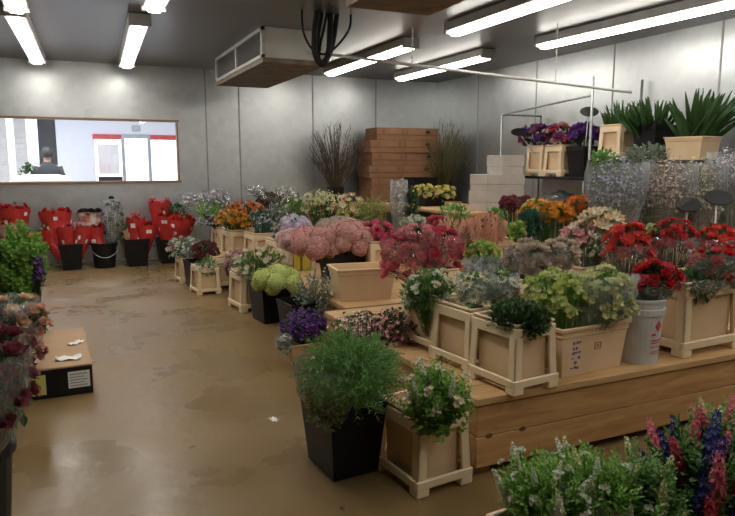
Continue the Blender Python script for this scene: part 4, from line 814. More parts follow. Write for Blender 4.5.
    ('red_rose_bunch', 'widest red sleeved rose bunch just behind the white filler flowers', (1.51, 9.97, 0.54), (0.195, 0.13, 0.21), 'Z4', [('rose', 'scarlet', 9, 0.05)], ('broad', 'g_dark', 20), 'red', 'flowers', 9.73),
    ('dark_leaf_bunch', 'low dark green leaves between tilted red roses and lavender', (1.49, 10.24, 0.79), (0.183, 0.183, 0.092), 'Z4', [], ('broad', 'g_dark', 90), None, 'foliage', 9.93),
    ('white_sleeve_bunch', 'white sleeved red roses just above the green bell flowers', (-0.76, 10.53, 0.52), (0.2, 0.14, 0.2), 'Z5', [('rose', 'redorange', 8, 0.05)], ('broad', 'g_dark', 20), 'white', 'flowers', 9.3),
    ('red_rose_bunch', 'red sleeved roses behind the white sleeve and green bell flowers', (-0.73, 10.55, 0.74), (0.215, 0.13, 0.2), 'Z5', [('rose', 'red', 8, 0.05)], ('broad', 'g_dark', 20), 'red', 'flowers', 9.3),
    ('orange_sleeve_bunch', 'orange red roses low behind the green bell flowers', (-0.54, 10.24, 0.37), (0.183, 0.12, 0.197), 'Z5', [('rose', 'orange', 8, 0.045)], ('broad', 'g_dark', 30), 'red', 'flowers', 9.16),
]
BK = {}
for key, kind, X, Y, z, rot, s, label, group in BUCKETS:
    hm, rm = {'crate': (.37, .09), 'crate_wide': (.37, .11), 'black': (.34, .10), 'blacklow': (.20, .13), 'roundblack': (.31, .11), 'tub': (.25, .15), 'tublow': (.18, .15), 'pail': (.30, .08)}[kind]
    BK[key] = (bucket(kind, label, X, Y, z, rot, s, group), (X, Y, z + .07), (hm * s, rm * s))
for name, label, C, rad, key, blooms, leafs, wrap, cat, dm in BUNCHES:
    bx, by, bz = BK[key][1]
    ox = max(-.06, min(.06, (C[0] - bx) * .3)); oy = max(-.06, min(.06, (C[1] - by) * .3))
    mh, mr = BK[key][2]
    bunch(name, label, C, rad, (bx + ox, by + oy, bz), blooms, leafs, wrap, None, cat, dm, (ox * .2, oy * .2, mh - .07, mr))

# ------------------------------------------------------------------ the cold room
XL, XR, YF, YB, HC = -4.2, 6.35, -2.5, 10.78, 2.98
WX0, WX1, WZ0, WZ1 = -2.6, 1.62, 1.21, 2.15
bm = bmesh.new(); box(bm, XL, XR, YF, YB, -.08, 0); struct('floor', bm, M['floor'])
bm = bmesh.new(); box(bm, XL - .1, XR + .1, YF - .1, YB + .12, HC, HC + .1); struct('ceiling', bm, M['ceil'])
bm = bmesh.new()
box(bm, XL, WX0, YB, YB + .12, 0, HC); box(bm, WX1, XR, YB, YB + .12, 0, HC)
box(bm, WX0, WX1, YB, YB + .12, 0, WZ0); box(bm, WX0, WX1, YB, YB + .12, WZ1, HC)
struct('wall_back', bm, M['wall'])
bm = bmesh.new(); box(bm, XR, XR + .1, YF, YB + .12, 0, HC); struct('wall_right', bm, M['wall'])
bm = bmesh.new(); box(bm, XL - .1, XL, YF, YB + .12, 0, HC); struct('wall_left', bm, M['wall'])
bm = bmesh.new(); box(bm, XL, XR, YF - .1, YF, 0, HC); struct('wall_front', bm, M['wall'])
n = 1
for x in (2.08, 2.62, 3.9, 5.1):                                       # joints between the wall panels
    bm = bmesh.new(); box(bm, x - .012, x + .012, YB - .004, YB, 0, HC); struct(f'trim_{n}', bm, M['seam']); n += 1
for y in (9.4, 7.9, 6.4, 4.9):
    bm = bmesh.new(); box(bm, XR - .004, XR, y - .012, y + .012, 0, HC); struct(f'trim_{n}', bm, M['seam']); n += 1
bm = bmesh.new()
box(bm, WX0 - .03, WX1 + .03, YB - .02, YB + .13, WZ1 - .012, WZ1 + .018); box(bm, WX1 - .008, WX1 + .012, YB - .01, YB + .13, WZ0, WZ1 - .02)
box(bm, WX0 - .03, WX1 + .03, YB - .03, YB + .13, WZ0 - .02, WZ0 + .015)
struct('window_1', bm, M['browntrim'])
bm = bmesh.new(); box(bm, WX0, WX1, YB + .055, YB + .061, WZ0, WZ1); o = struct('window_pane', bm, M['pane']); o.parent = bpy.data.objects['window_1']

# ------------------------------------------------------------------ the bright lobby behind the window
LY = 16.0
bm = bmesh.new(); box(bm, -7, 4.6, YB + .12, LY + .2, -.08, 0); struct('floor_lobby', bm, M['lobby'])
bm = bmesh.new(); box(bm, -7, 4.6, YB + .12, LY + .2, 3.2, 3.3); struct('ceiling_lobby', bm, M['lobby'])
bm = bmesh.new(); box(bm, -7.1, -7, YB + .12, LY + .2, 0, 3.2); struct('wall_lobby_left', bm, M['lobby'])
bm = bmesh.new(); box(bm, 4.6, 4.7, YB + .12, LY + .2, 0, 3.2); struct('wall_lobby_right', bm, M['lobby'])
DX = (.59, 1.16, 1.79, 2.45)                                            # glazed front: fixed pane, door, fixed pane
bm = bmesh.new()
box(bm, -.18, DX[0], LY, LY + .15, 0, 3.2); box(bm, DX[3], 4.6, LY, LY + .15, 0, 3.2); box(bm, DX[0], DX[3], LY, LY + .15, 2.12, 3.2)
box(bm, -7, -.56, LY, LY + .15, 0, 3.2); box(bm, -.56, -.18, LY, LY + .15, 2.62, 3.2); struct('wall_lobby_back', bm, M['lobby'])
bm = bmesh.new(); box(bm, -.56, -.18, LY + .05, LY + .15, 0, 2.62); struct('doorway_shade_panel', bm, M['doorshade'])  # near-black panel: the shade inside an open doorway, put in as colour
bm = bmesh.new()
for x in (DX[1] + .03, DX[2] - .03): box(bm, x - .035, x + .035, LY - .03, LY + .05, 0, 2.06)
box(bm, DX[1], DX[2], LY - .03, LY + .05, 2.06, 2.15); box(bm, DX[1], DX[2], LY - .02, LY + .04, .95, 1.02)
door = struct('door_1', bm, M['doorframe'])
for i in range(3):
    bm = bmesh.new(); box(bm, DX[i] + .07 * (i == 1), DX[i + 1] - .07 * (i == 1), LY + .05, LY + .056, 0, 2.06); o = struct('door_glass', bm, M['pane']); o.parent = door
for a, b2 in ((DX[0] - .03, DX[1]), (DX[2], DX[3] + .03)):
    bm = bmesh.new(); box(bm, a, b2, LY - .03, LY - .002, 2.03, 2.14)
    tag(ob('header_sign', bm, M['red'], bevel=.003), 'red header sign above the pane ' + ('beside the pink poster' if a < 1 else 'at the window frame end') + ' in the lobby', 'sign')
bm = bmesh.new(); box(bm, .65, 1.10, LY + .03, LY + .045, 1.25, 1.92)
post = tag(ob('poster', bm, M['paper']), 'white poster with pale pink blocks on the lobby glass beside the door', 'poster')
bm = bmesh.new()
for x0, x1, z0, z1 in ((.68, .81, 1.3, 1.55), (.84, .92, 1.3, 1.82), (.96, 1.06, 1.4, 1.7), (.68, .81, 1.62, 1.86)): box(bm, x0, x1, LY + .026, LY + .0305, z0, z1)
ob('printed_block', bm, M['poster'], post)
bm = bmesh.new(); box(bm, 1.40, 1.58, LY - .04, LY - .002, 2.22, 2.35); tag(ob('exit_light', bm, M['doorframe'], bevel=.01), 'small grey box on the lobby wall above the glass door', 'sign')
t = thing('lobby_bench', 'low dark bench under the poster in the lobby', 'bench', (.88, LY - .45, 0))
bm = bmesh.new(); box(bm, -.26, .22, -.2, .2, 1.1, 1.2); ob('bench_top', bm, M['rubber'], t, bevel=.01)
for x in (-.22, .18):
    bm = bmesh.new(); box(bm, x - .03, x + .03, -.18, .18, 0, 1.1); ob('leg', bm, M['rubber'], t)
bm = bmesh.new()
for i in range(22): box(bm, -3.6, -.62, LY - .03, LY - .003 - .012 * (i % 2), i * .12, i * .12 + .115)
tag(ob('roller_shutter', bm, M['shutter']), 'pale slatted roller shutter on the lobby wall', 'shutter')
for x, w in ((-.876, .11), (-.535, .18)):
    bm = bmesh.new(); box(bm, x - w / 2, x + w / 2, 13.2, 13.2 + w, 0, 3.2)
    tag(ob('lobby_post', bm, M['lobby'], bevel=.01), ('narrow' if w < .12 else 'wider') + ' white post in the lobby behind the window', 'post')
t = thing('counter', 'pale pink covered counter with rounded front behind the window', 'counter', (-.45, YB + 1.35, 0))
bm = bmesh.new(); box(bm, -.35, .45, -.25, .25, 0, 1.16); ob('counter_base', bm, M['lobby'], t)
bm = bmesh.new(); shell(bm, [(.9, .6, 1.16), (.92, .62, 1.2), (.84, .54, 1.27), (.5, .3, 1.31)]); o = ob('cloth_cover', bm, M['poster'], t, bevel=.03, seg=3); o.location = (.05, 0, 0)
for px, lab in ((-1.2, 'dark potted shrub behind the window next to the narrow post'), (-.62, 'dark potted shrub behind the window between the two white posts')):
    t = thing('potted_shrub', lab, 'plant', (px, YB + 1.25 + .75 * (px > -1), 0))
    bm = bmesh.new(); lathe(bm, [(.1, 0), (.15, .9), (.16, .95), (.14, .95), (.1, .05)], 14); ob('pot', bm, M['black'], t)
    bm = bmesh.new()
    for i in range(160):
        v, q = dome(.16, .16, .28); leaf(bm, q * R.uniform(.5, 1) + Vector((0, 0, 1.2)), v + Vector((0, 0, .5)), .1, .03)
    tube(bm, [(0, 0, .1), (0, 0, 1.2)], .012, 5); ob('foliage', bm, P('g_dark'), t)
bm = bmesh.new(); box(bm, -12, 12, LY + .2, LY + 14, -.1, -.02); struct('ground', bm, M['asphalt'])

# person standing in the lobby with the back to the window
def figure():
    J = {'pelvis': (0, 0, .95, .14, .11), 'waist': (0, 0, 1.12, .135, .10), 'chest': (0, 0, 1.34, .165, .115), 'neck': (0, .01, 1.50, .055, .055), 'skull': (0, .02, 1.58, .062, .07), 'head': (0, .025, 1.66, .078, .092), 'top': (0, .02, 1.73, .06, .075)}
    E = [('pelvis', 'waist'), ('waist', 'chest'), ('chest', 'neck'), ('neck', 'skull'), ('skull', 'head'), ('head', 'top')]
    for s, n in ((-1, 'l'), (1, 'r')):
        J.update({n + 'hip': (s * .09, 0, .88, .10, .10), n + 'knee': (s * .105, .015, .50, .062, .062), n + 'ankle': (s * .11, -.01, .09, .042, .042), n + 'toe': (s * .125, .15, .035, .04, .03),
                  n + 'sho': (s * .185, 0, 1.42, .06, .06), n + 'elb': (s * .25, -.02, 1.15, .045, .045), n + 'wri': (s * .22, .14, .97, .03, .03), n + 'palm': (s * .215, .20, .93, .034, .024)})
        E += [('pelvis', n + 'hip'), (n + 'hip', n + 'knee'), (n + 'knee', n + 'ankle'), (n + 'ankle', n + 'toe'), ('chest', n + 'sho'), (n + 'sho', n + 'elb'), (n + 'elb', n + 'wri'), (n + 'wri', n + 'palm')]
        for k in range(5):
            dx = (k - 1.5) * .019
            a, b2 = n + f'fa{k}', n + f'fb{k}'
            if k < 4:
                J[a] = (s * .215 + dx, .235, .905 + .002 * k, .0085, .0085); J[b2] = (s * .215 + dx * 1.1, .262 - .006 * abs(k - 1.4), .872, .0075, .0075)
            else:
                J[a] = (s * .18, .20, .915, .0095, .0095); J[b2] = (s * .172, .235, .895, .008, .008)
            E += [(n + 'palm', a), (a, b2)]
    ks = list(J); me = bpy.data.meshes.new('person'); me.from_pydata([J[k][:3] for k in ks], [(ks.index(a), ks.index(b2)) for a, b2 in E], [])
    o = bpy.data.objects.new('person', me); COL.objects.link(o)
    sk = o.modifiers.new('skin', 'SKIN'); sk.use_smooth_shade = True
    for k, v in zip(ks, me.skin_vertices[0].data): v.radius = J[k][3:]
    me.skin_vertices[0].data[0].use_root = True
    ss = o.modifiers.new('sub', 'SUBSURF'); ss.levels = ss.render_levels = 2
    me.materials.append(M['skin']); return o
per = figure(); per.location = (-.31, 13.1, 0); per.rotation_euler = (0, 0, .3)
tag(per, 'person in a dark jacket with short dark hair standing in the lobby', 'person')
def ell_rings(bm, L, n=18):
    rings = [[bm.verts.new((cx + a * math.cos(2 * PI * k / n), cy + b2 * math.sin(2 * PI * k / n), z)) for k in range(n)] for cx, cy, z, a, b2 in L]
    for a, b2 in zip(rings, rings[1:]):
        for k in range(n): bm.faces.new((a[k], a[(k + 1) % n], b2[(k + 1) % n], b2[k]))
    return rings
bm = bmesh.new(); ell_rings(bm, [(0, 0, .86, .20, .15), (0, 0, 1.1, .185, .145), (0, 0, 1.33, .215, .155), (0, 0, 1.43, .20, .12), (0, .005, 1.49, .09, .085), (0, .01, 1.52, .072, .07)])
for s in (-1, 1): tube(bm, [(s * .17, 0, 1.43), (s * .25, -.02, 1.16), (s * .225, .12, .985)], [.075, .064, .048], 10)
ob('jacket', bm, M['jacket'], per, smooth=True)
bm = bmesh.new(); ell_rings(bm, [(0, .005, 1.6, .085, .088), (0, .0, 1.66, .092, .095), (0, .005, 1.72, .088, .096), (0, .015, 1.775, .055, .065), (0, .02, 1.79, .01, .012)]); ob('hair', bm, M['hair'], per, smooth=True)
for s in (-1, 1):
    bm = bmesh.new(); tube(bm, [(s * .09, 0, .93), (s * .105, .012, .5), (s * .11, -.01, .11)], [.115, .078, .062], 12); ob('trouser_leg', bm, M['jacket'], per, smooth=True)

# ------------------------------------------------------------------ ceiling lamps
def lamp(x, y0, y1, label, turn=0.0, z=HC - .004):
    t = thing('fluorescent_lamp', label, 'lamp', (x, (y0 + y1) / 2, z), math.radians(turn), None)
    L = y1 - y0; w = .16
    bm = bmesh.new(); hexa(bm, [(-w / 2 - .02, -L / 2, -.085), (w / 2 + .02, -L / 2, -.085), (w / 2 + .02, L / 2, -.085), (-w / 2 - .02, L / 2, -.085)], [(-w / 2 - .03, -L / 2, 0), (w / 2 + .03, -L / 2, 0), (w / 2 + .03, L / 2, 0), (-w / 2 - .03, L / 2, 0)])
    for s in (-1, 1): box(bm, -w / 2 - .03, w / 2 + .03, s * L / 2 - .02, s * L / 2 + .02, -.12, 0)
    ob('housing', bm, M['lampbody'], t, bevel=.006)
    bm = bmesh.new(); hexa(bm, [(-w / 2 + .03, -L / 2 + .02, -.135), (w / 2 - .03, -L / 2 + .02, -.135), (w / 2 - .03, L / 2 - .02, -.135), (-w / 2 + .03, L / 2 - .02, -.135)], [(-w / 2, -L / 2 + .02, -.085), (w / 2, -L / 2 + .02, -.085), (w / 2, L / 2 - .02, -.085), (-w / 2, L / 2 - .02, -.085)])
    ob('diffuser', bm, M['tube'], t, bevel=.008)
    return t
lamp(-.33, 7.15, 10.3, 'lit fluorescent lamp at the far end of the row above the window edge', -1.6)
lamp(-.33, 3.9, 6.95, 'lit fluorescent lamp cut by the picture corner')
lamp(.81, 7.1, 10.2, 'lit fluorescent lamp above the middle of the window pointing to the back wall', -2.2)
lamp(.80, 3.7, 6.4, 'lit fluorescent lamp cut by the picture top before the middle one')
lamp(3.82, 7.1, 9.75, 'lit fluorescent lamp between the cooler and the thin hanging chain')
lamp(3.85, 3.5, 6.2, 'lit fluorescent lamp at the picture top beyond the chain')
lamp(5.10, 7.35, 9.85, 'lit fluorescent lamp nearest the back corner of the room')
for x, y0, y1, lab in ((.95, .4, 3.4, 'added fluorescent lamp out of view over the aisle, brightening the foreground'), (3.9, .1, 3.1, 'added fluorescent lamp out of view above the front platform, brightening the foreground'),  # four lamps added out of view to brighten the foreground
                       (2.4, -2.2, .6, 'added fluorescent lamp behind the viewer, brightening the foreground'), (5.25, 0, 3.0, 'added fluorescent lamp out of view by the side wall, brightening the foreground')): lamp(x, y0, y1, lab)
lamp(5.32, 3.3, 6.45, 'lit fluorescent lamp running along the side wall above the shelf', 3)

# ------------------------------------------------------------------ cooler units, hoses, pipes
def cooler(label, x0, x1, y0, y1, z0):
    t = thing('cooling_unit', label, 'cooler', (x0, y0, 0))
    w, l = x1 - x0, y1 - y0
    bm = bmesh.new(); box(bm, .03, w, 0, l, z0 + .03, HC); ob('casing', bm, M['acbody'], t, bevel=.006)
    bm = bmesh.new(); shell(bm, [(w, l, -.02), (w, l, .03), (w - .02, l - .02, .03), (w - .02, l - .02, 0)]); o = ob('drip_pan', bm, M['rust'], t); o.location = (w / 2, l / 2, z0)
    bm = bmesh.new()
    box(bm, -.012, .03, 0, .05, z0 + .03, HC); box(bm, -.012, .03, l - .05, l, z0 + .03, HC); box(bm, -.012, .03, l / 2 - .025, l / 2 + .025, z0 + .03, HC)
    box(bm, -.012, .03, 0, l, z0 + .03, z0 + .07); box(bm, -.012, .03, 0, l, HC - .04, HC); ob('face_frame', bm, M['acbody'], t, bevel=.004)
    bm = bmesh.new()
    for i in range(46): box(bm, .008, .026, .05 + i * (l - .1) / 46, .05 + i * (l - .1) / 46 + .015, z0 + .07, HC - .04)
    box(bm, .024, .03, .05, l - .05, z0 + .07, HC - .04); ob('coil_fins', bm, M['fin'], t)
    return t
cooler('metal ceiling cooler with a finned face and rusty underside', 2.03, 2.78, 7.2, 9.65, 2.62)
cooler('rusty bottomed second cooler cut by the picture top', 2.05, 2.78, 3.9, 4.87, 2.72)
t = thing('hose_bundle', 'black hoses looping down from the ceiling beside the cooler', 'hose', (2.36, 6.3, HC))
def hang(pts, r, n=8):
    bm = bmesh.new(); P0 = [Vector(p) for p in pts]; out = []
    for i in range(len(P0) - 1):
        a, b2, c, d = P0[max(i - 1, 0)], P0[i], P0[i + 1], P0[min(i + 2, len(P0) - 1)]
        for k in range(6):
            u = k / 6; out.append(.5 * ((2 * b2) + (c - a) * u + (2 * a - 5 * b2 + 4 * c - d) * u * u + (3 * b2 - a - 3 * c + d) * u ** 3))
    out.append(P0[-1]); tube(bm, out, r, n); return bm
ob('thick_hose', hang([(-.02, 0, .0), (-.05, 0, -.2), (-.05, 0, -.40), (.02, 0, -.50), (.09, 0, -.40), (.12, .02, -.2), (.13, .03, .0)], .032), M['rubber'], t, smooth=True)
ob('thick_hose', hang([(.04, .05, .0), (.0, .05, -.25), (.0, .04, -.44), (.07, .03, -.47), (.15, .03, -.3), (.2, .03, .0)], .026), M['rubber'], t, smooth=True)
ob('thin_hose', hang([(-.18, 0, .0), (-.17, 0, -.2), (-.08, 0, -.36), (.06, 0, -.40), (.2, 0, -.3), (.32, 0, -.14), (.34, 0, .0)], .012), M['rubber'], t, smooth=True)
ob('thin_hose', hang([(.08, 0, .0), (.06, .03, -.15), (.02, .03, -.3), (.0, .02, -.44)], .014), M['rubber'], t, smooth=True)
ob('grey_pipe', hang([(.03, .06, .0), (.03, .06, -.2), (.02, .06, -.35)], .03), M['galv'], t, smooth=True)
bm = bmesh.new(); tube(bm, [(2.56, 7.18, 2.74), (5.55, 5.32, 2.25)], .016, 8); 
pp = tag(ob('ceiling_pipe', bm, M['pipewhite'], smooth=True), 'thin white pipe slanting across the room below the lamps', 'pipe')
for i, (x, y, z) in enumerate(((3.55, 6.563, 2.578), (4.87, 5.743, 2.361))):
    bm = bmesh.new(); tube(bm, [(x, y, z), (x, y, HC)], .006, 6)
    for q in range(6): tube(bm, [(x, y, z + (HC - z) * q / 6.0), (x, y, z + (HC - z) * q / 6.0 + .03)], .013, 6)
    tag(ob('pipe_hanger', bm, M['pipewhite']), ['white chain hanger holding the pipe near the cooler', 'thin rod hanger holding the pipe near the shelf'][i], 'hanger')

# ------------------------------------------------------------------ wooden platforms and benches
def platform(label, x0, x1, y0, y1, h, knots=()):
    t = thing('wooden_platform', label, 'platform', (x0, y0, 0))
    w, d = x1 - x0, y1 - y0
    nb = 2 if h > .37 else 2
    for i in range(nb):
        z0 = .045 + i * (h - .085) / nb; bm = bmesh.new(); box(bm, 0, w, 0, .032, z0, z0 + (h - .085) / nb - .004); o = ob('front_board', bm, M['wood'], t, bevel=.003)
        bm = bmesh.new(); box(bm, 0, .032, .032, d, z0, z0 + (h - .085) / nb - .004); ob('side_board', bm, M['woodtop'], t, bevel=.003)
    nd = int(d / .16)
    for i in range(nd):
        bm = bmesh.new(); box(bm, -.015, w + .015, -.015 + i * (d + .03) / nd, -.015 + (i + 1) * (d + .03) / nd - .006, h - .036, h); ob('deck_board', bm, M['woodtop'], t, bevel=.003)
    for x in (.06, w / 2, w - .06):
        for y in (.09, d - .09):
            bm = bmesh.new(); box(bm, x - .05, x + .05, y - .045, y + .045, 0, h - .036); ob('post', bm, M['wood'], t)
    for x, z in knots:
        bm = bmesh.new(); lathe(bm, [(.001, .0), (.016, .0), (.013, .0018)], 12); bmesh.ops.scale(bm, vec=(1.4, .8, 1), verts=bm.verts); bmesh.ops.rotate(bm, matrix=Matrix.Rotation(PI / 2, 3, 'X'), verts=bm.verts); o = ob('wood_knot', bm, M['knot'], t); o.location = (x, 0, z)
    for x in (.05, .42, .78): 
        for z in (.1, .28):
            pass
    return t
platform('long low wooden platform of pine boards carrying the front row of crates', 1.70, 5.15, 2.46, 4.45, .40, ((.07, .2), (.27, .2)))
platform('second low wooden platform behind, under the wrapped roses', 1.96, 5.1, 4.68, 6.5, .36)
platform('low slatted wooden pallet under the rear crowd of flower crates', 1.85, 4.0, 6.53, 9.7, .20)
def bench(label, x0, x1, y0, y1, h):
    t = thing('wooden_bench', label, 'bench', (x0, y0, 0)); w, d = x1 - x0, y1 - y0
    for i in range(3):
        bm = bmesh.new(); box(bm, 0, w, i * d / 3, (i + 1) * d / 3 - .005, h - .035, h); ob('top_board', bm, M['woodtop'], t, bevel=.003)
    bm = bmesh.new(); box(bm, .03, w - .03, .02, .05, h - .14, h - .035); ob('apron', bm, M['wood'], t)
    for x in (.08, w - .08):
        for y in (.1, d - .1):
            bm = bmesh.new(); box(bm, x - .035, x + .035, y - .035, y + .035, 0, h - .035); ob('leg', bm, M['wood'], t)
    return t
bench('plain wooden bench under the yellow flower tray and white boxes', 4.4, 5.54, 6.85, 9.3, .88)
bench('wooden bench against the back wall under the brown cartons', 3.4, 6.3, 9.75, 10.7, .83)

# ------------------------------------------------------------------ brown cartons
def carton(label, x, y, z, w, d, h, rot, mat, holes=True, group=None, tone=None):
    t = thing('carton', label, 'box', (x, y, z), math.radians(rot), group)
    bm = bmesh.new(); box(bm, -w / 2 + .006, w / 2 - .006, -d / 2 + .006, d / 2 - .006, 0, h - .05); ob('box_base', bm, mat, t, bevel=.004)
    bm = bmesh.new(); box(bm, -w / 2, w / 2, -d / 2, d / 2, h * .42, h); ob('lid', bm, mat, t, bevel=.004)
    if holes:
        bm = bmesh.new(); tube(bm, [(w * .30 + .035 * math.cos(q), -d / 2 - .002, h * .72 + .022 * math.sin(q)) for q in (0, .01)], .001, 3); bm.clear()
        N = 14; lo = [bm.verts.new((w * .32 + .045 * math.cos(2 * PI * k / N), -d / 2 - .0015, h * .68 + .03 * math.sin(2 * PI * k / N))) for k in range(N)]; hi = [bm.verts.new((v.co.x, -d / 2 + .002, v.co.z)) for v in lo]
        bm.faces.new(lo)
        for k in range(N): bm.faces.new((lo[k], hi[k], hi[(k + 1) % N], lo[(k + 1) % N]))
        ob('hand_hole', bm, M['hole'], t)
        bm = bmesh.new()
        for q, x0 in enumerate((-.40, -.10, -.03)): box(bm, w * x0, w * x0 + .035, -d / 2 - .0015, -d / 2 + .001, h * .5, h * .9)
        ob('printed_mark', bm, M['cardprint'], t)
    return t
names = ['lowest', 'second from the bottom', 'third from the bottom', 'fourth from the bottom', 'second from the top', 'topmost']
for i in range(6):
    carton(f'long brown flower carton, {names[i]} of the stack by the back wall', 5.30 + (.0, .02, -.02, .03, .0, .06)[i], 10.25 + (.0, .01, -.01, .02, 0, .01)[i], .83 + i * .211, 1.34 - (.16 if i == 5 else 0), .5, .208, (0, 1, -1, 1.5, 0, -2)[i], M['card'])
WB = [(5.22, 7.25, .88, .60, .42, .25, 'lower white carton on the wooden bench beside the storage rack'), (5.23, 7.25, 1.13, .59, .42, .22, 'middle white carton of the stack on the wooden bench'), (5.36, 7.26, 1.35, .34, .38, .25, 'topmost smaller white carton of the stack on the wooden bench')]
for x, y, z, w, d, h, lab in WB: carton(lab, x, y, z, w, d, h, -2, M['cardwhite'], False)
t = thing('black_crate', 'dark open crate with reddish contents between the olive branches and white cartons', 'crate', (5.02, 8.95, .88), 0)
ob('bucket_body', tub_bm(.42, .3, .40), M['black'], t, bevel=.006)
bm = bmesh.new(); box(bm, -.17, .17, -.1605, -.146, .06, .18); ob('red_panel', bm, M['red'], t, bevel=.004)

# shipping carton on the floor at the aisle
t = thing('shipping_carton', 'flat brown carton with a black front side lying on the bare floor', 'box', (-.15, 5.02, 0), math.radians(1.5))
w, d, h = .42, 1.05, .20
bm = bmesh.new(); box(bm, -w / 2, w / 2, -d / 2 + .004, d / 2, 0, h); ob('box_body', bm, M['card2'], t, bevel=.005)
bm = bmesh.new(); box(bm, -w / 2 + .004, w / 2 - .004, -d / 2, -d / 2 + .006, .004, h - .012); ob('black_side', bm, M['black'], t)
bm = bmesh.new(); box(bm, -w / 2 + .03, -w / 2 + .14, -d / 2 - .002, -d / 2, .03, .16); ob('lime_label', bm, M['limepaper'], t)
bm = bmesh.new(); box(bm, w / 2 - .15, w / 2 - .02, -d / 2 - .002, -d / 2, .05, .16); wl = ob('white_label', bm, M['paper'], t)
bm = bmesh.new()
for i in range(5): box(bm, w / 2 - .14, w / 2 - .035 - .02 * (i % 2), -d / 2 - .0028, -d / 2 - .0018, .062 + i * .019, .068 + i * .019)
ob('printed_line', bm, M['seam'], wl)
def scrap(label, x, y, z, s, mat=None, name='paper_scrap', cat='paper'):
    bm = bmesh.new(); N = 9; g = [[bm.verts.new((s * (i / N - .5) * (1 + R.uniform(-.08, .08)), s * .55 * (j / N - .5) * (1 + R.uniform(-.1, .1)), s * .10 * (math.sin(i * 1.3 + j) + 1.05) * (.35 + .65 * abs(i - N / 2) / N))) for j in range(N + 1)] for i in range(N + 1)]
    for i in range(N):
        for j in range(N): bm.faces.new((g[i][j], g[i + 1][j], g[i + 1][j + 1], g[i][j + 1]))
    o = ob(name, bm, mat or M['paper'], smooth=True); o.location = (x, y, z); o.rotation_euler = (0, 0, R.uniform(0, 6))
    so = o.modifiers.new('solid', 'SOLIDIFY'); so.thickness = .001
    return tag(o, label, cat)
scrap('crumpled white paper at the front end of the flat shipping carton', -.07, 4.66, .203, .16)
scrap('star shaped white paper scrap in the middle of the flat shipping carton', -.02, 5.05, .203, .11)
scrap('small white paper scrap on the bare floor beside the feathery greenery', 1.02, 3.55, .001, .07)
g = 0
for i in range(38):
    x, y = R.choice(((R.uniform(.2, 1.2), R.uniform(2.4, 9.3)), (R.uniform(-.1, 1.1), R.uniform(8.2, 9.6)), (R.uniform(0, .9), R.uniform(5, 9))))
    bm = bmesh.new(); a = R.uniform(0, 6); leaf(bm, (0, 0, .004), (math.cos(a), math.sin(a), .05), R.uniform(.02, .05), R.uniform(.006, .012), .0)
    o = ob('fallen_leaf', bm, P(R.choice(('g_dark', 'twigbrown', 'twigolive')))); o.location = (x, y, 0)
    tag(o, 'small dark fallen leaf lying on the wet brown floor', 'leaf', 'fallen leaves on the floor')

# ------------------------------------------------------------------ wall shelves on the side wall
def rack(label, x0, x1, y0, y1, zs, posts_h, rails):
    t = thing('storage_rack', label, 'shelf', (x0, y0, 0))
    for z in zs:
        bm = bmesh.new(); box(bm, 0, x1 - x0, 0, y1 - y0, z - .035, z); ob('shelf_board', bm, M['black'], t, bevel=.004)
    for x in (.02, x1 - x0 - .02):
        for y, h in posts_h:
            bm = bmesh.new(); tube(bm, [(x, y - y0, 0), (x, y - y0, h)], .015, 8); ob('upright', bm, M['galv'], t, smooth=True)
    for a, b2 in rails:
        bm = bmesh.new(); tube(bm, [(a[0] - x0, a[1] - y0, a[2]), (b2[0] - x0, b2[1] - y0, b2[2])], .013, 8); ob('rail', bm, M['galv'], t, smooth=True)
    return t
rack('pipe framed shelf on the side wall carrying two cream crates and kale', 5.58, 6.3, 6.0, 7.72, (1.33, .95), ((6.03, 1.30), (7.69, 2.18)), (((5.6, 7.69, 2.17), (5.6, 5.96, 2.28)), ((5.6, 7.69, 1.58), (5.6, 7.2, 1.58)), ((5.6, 7.69, 2.17), (6.28, 7.69, 2.17))))
rack('higher pipe framed shelf on the side wall under the blade leaves', 5.5, 6.3, 4.0, 5.9, (1.53, .8), ((4.03, 1.5), (5.87, 2.48)), ())
# crumpled clear film heap in front of the first shelf
def wad(label, x, y, z, r):
    bm = bmesh.new(); bmesh.ops.create_icosphere(bm, subdivisions=3, radius=1)
    for v in bm.verts:
        f = 1 + R.uniform(-.28, .25); v.co = Vector((v.co.x * r * f, v.co.y * r * .7 * f, max(-.3, v.co.z) * r * .55 * f + .17 * r))
    o = ob('plastic_film', bm, M['filmhaze']); o.location = (x, y, z); return tag(o, label, 'plastic film')
wad('crumpled heap of clear plastic film under the first wall shelf', 5.86, 6.72, .951, .26)

# price signs: a black oval on a stick
def price_sign(label, base, top, r, tilt):
    t = thing('price_sign', label, 'sign', base); v = Vector(top) - Vector(base)
    bm = bmesh.new(); tube(bm, [(0, 0, 0), v], .007, 6); ob('stick', bm, M['white'], t, smooth=True)
    bm = bmesh.new(); lathe(bm, [(r * .94, -.006), (r, 0), (r * .94, .006)], 26); bmesh.ops.scale(bm, vec=(1.25, .8, 1), verts=bm.verts)
    bmesh.ops.rotate(bm, matrix=Matrix.Rotation(math.radians(tilt), 3, 'X'), verts=bm.verts)
    o = ob('sign_plate', bm, M['black'], t); o.location = v - Vector((0, .012, 0)); o.rotation_euler = (0, 0, -.5)
for a in (('black oval price sign on a stick at the black shelf bucket', (5.66, 6.1, 1.6), (5.55, 5.95, 2.09), .085, 60),
          ('grey backed oval price sign beside the dark purple kale', (5.66, 7.0, 1.6), (5.4, 7.05, 1.9), .085, 50),
          ('black oval price sign above the red gerberas by the frame edge', (4.27, 3.24, .9), (4.31, 3.27, 1.25), .085, 55),
          ('second black oval price sign lower behind the one by the frame edge', (4.36, 3.55, .9), (4.38, 3.58, 1.18), .08, 65)): price_sign(*a)

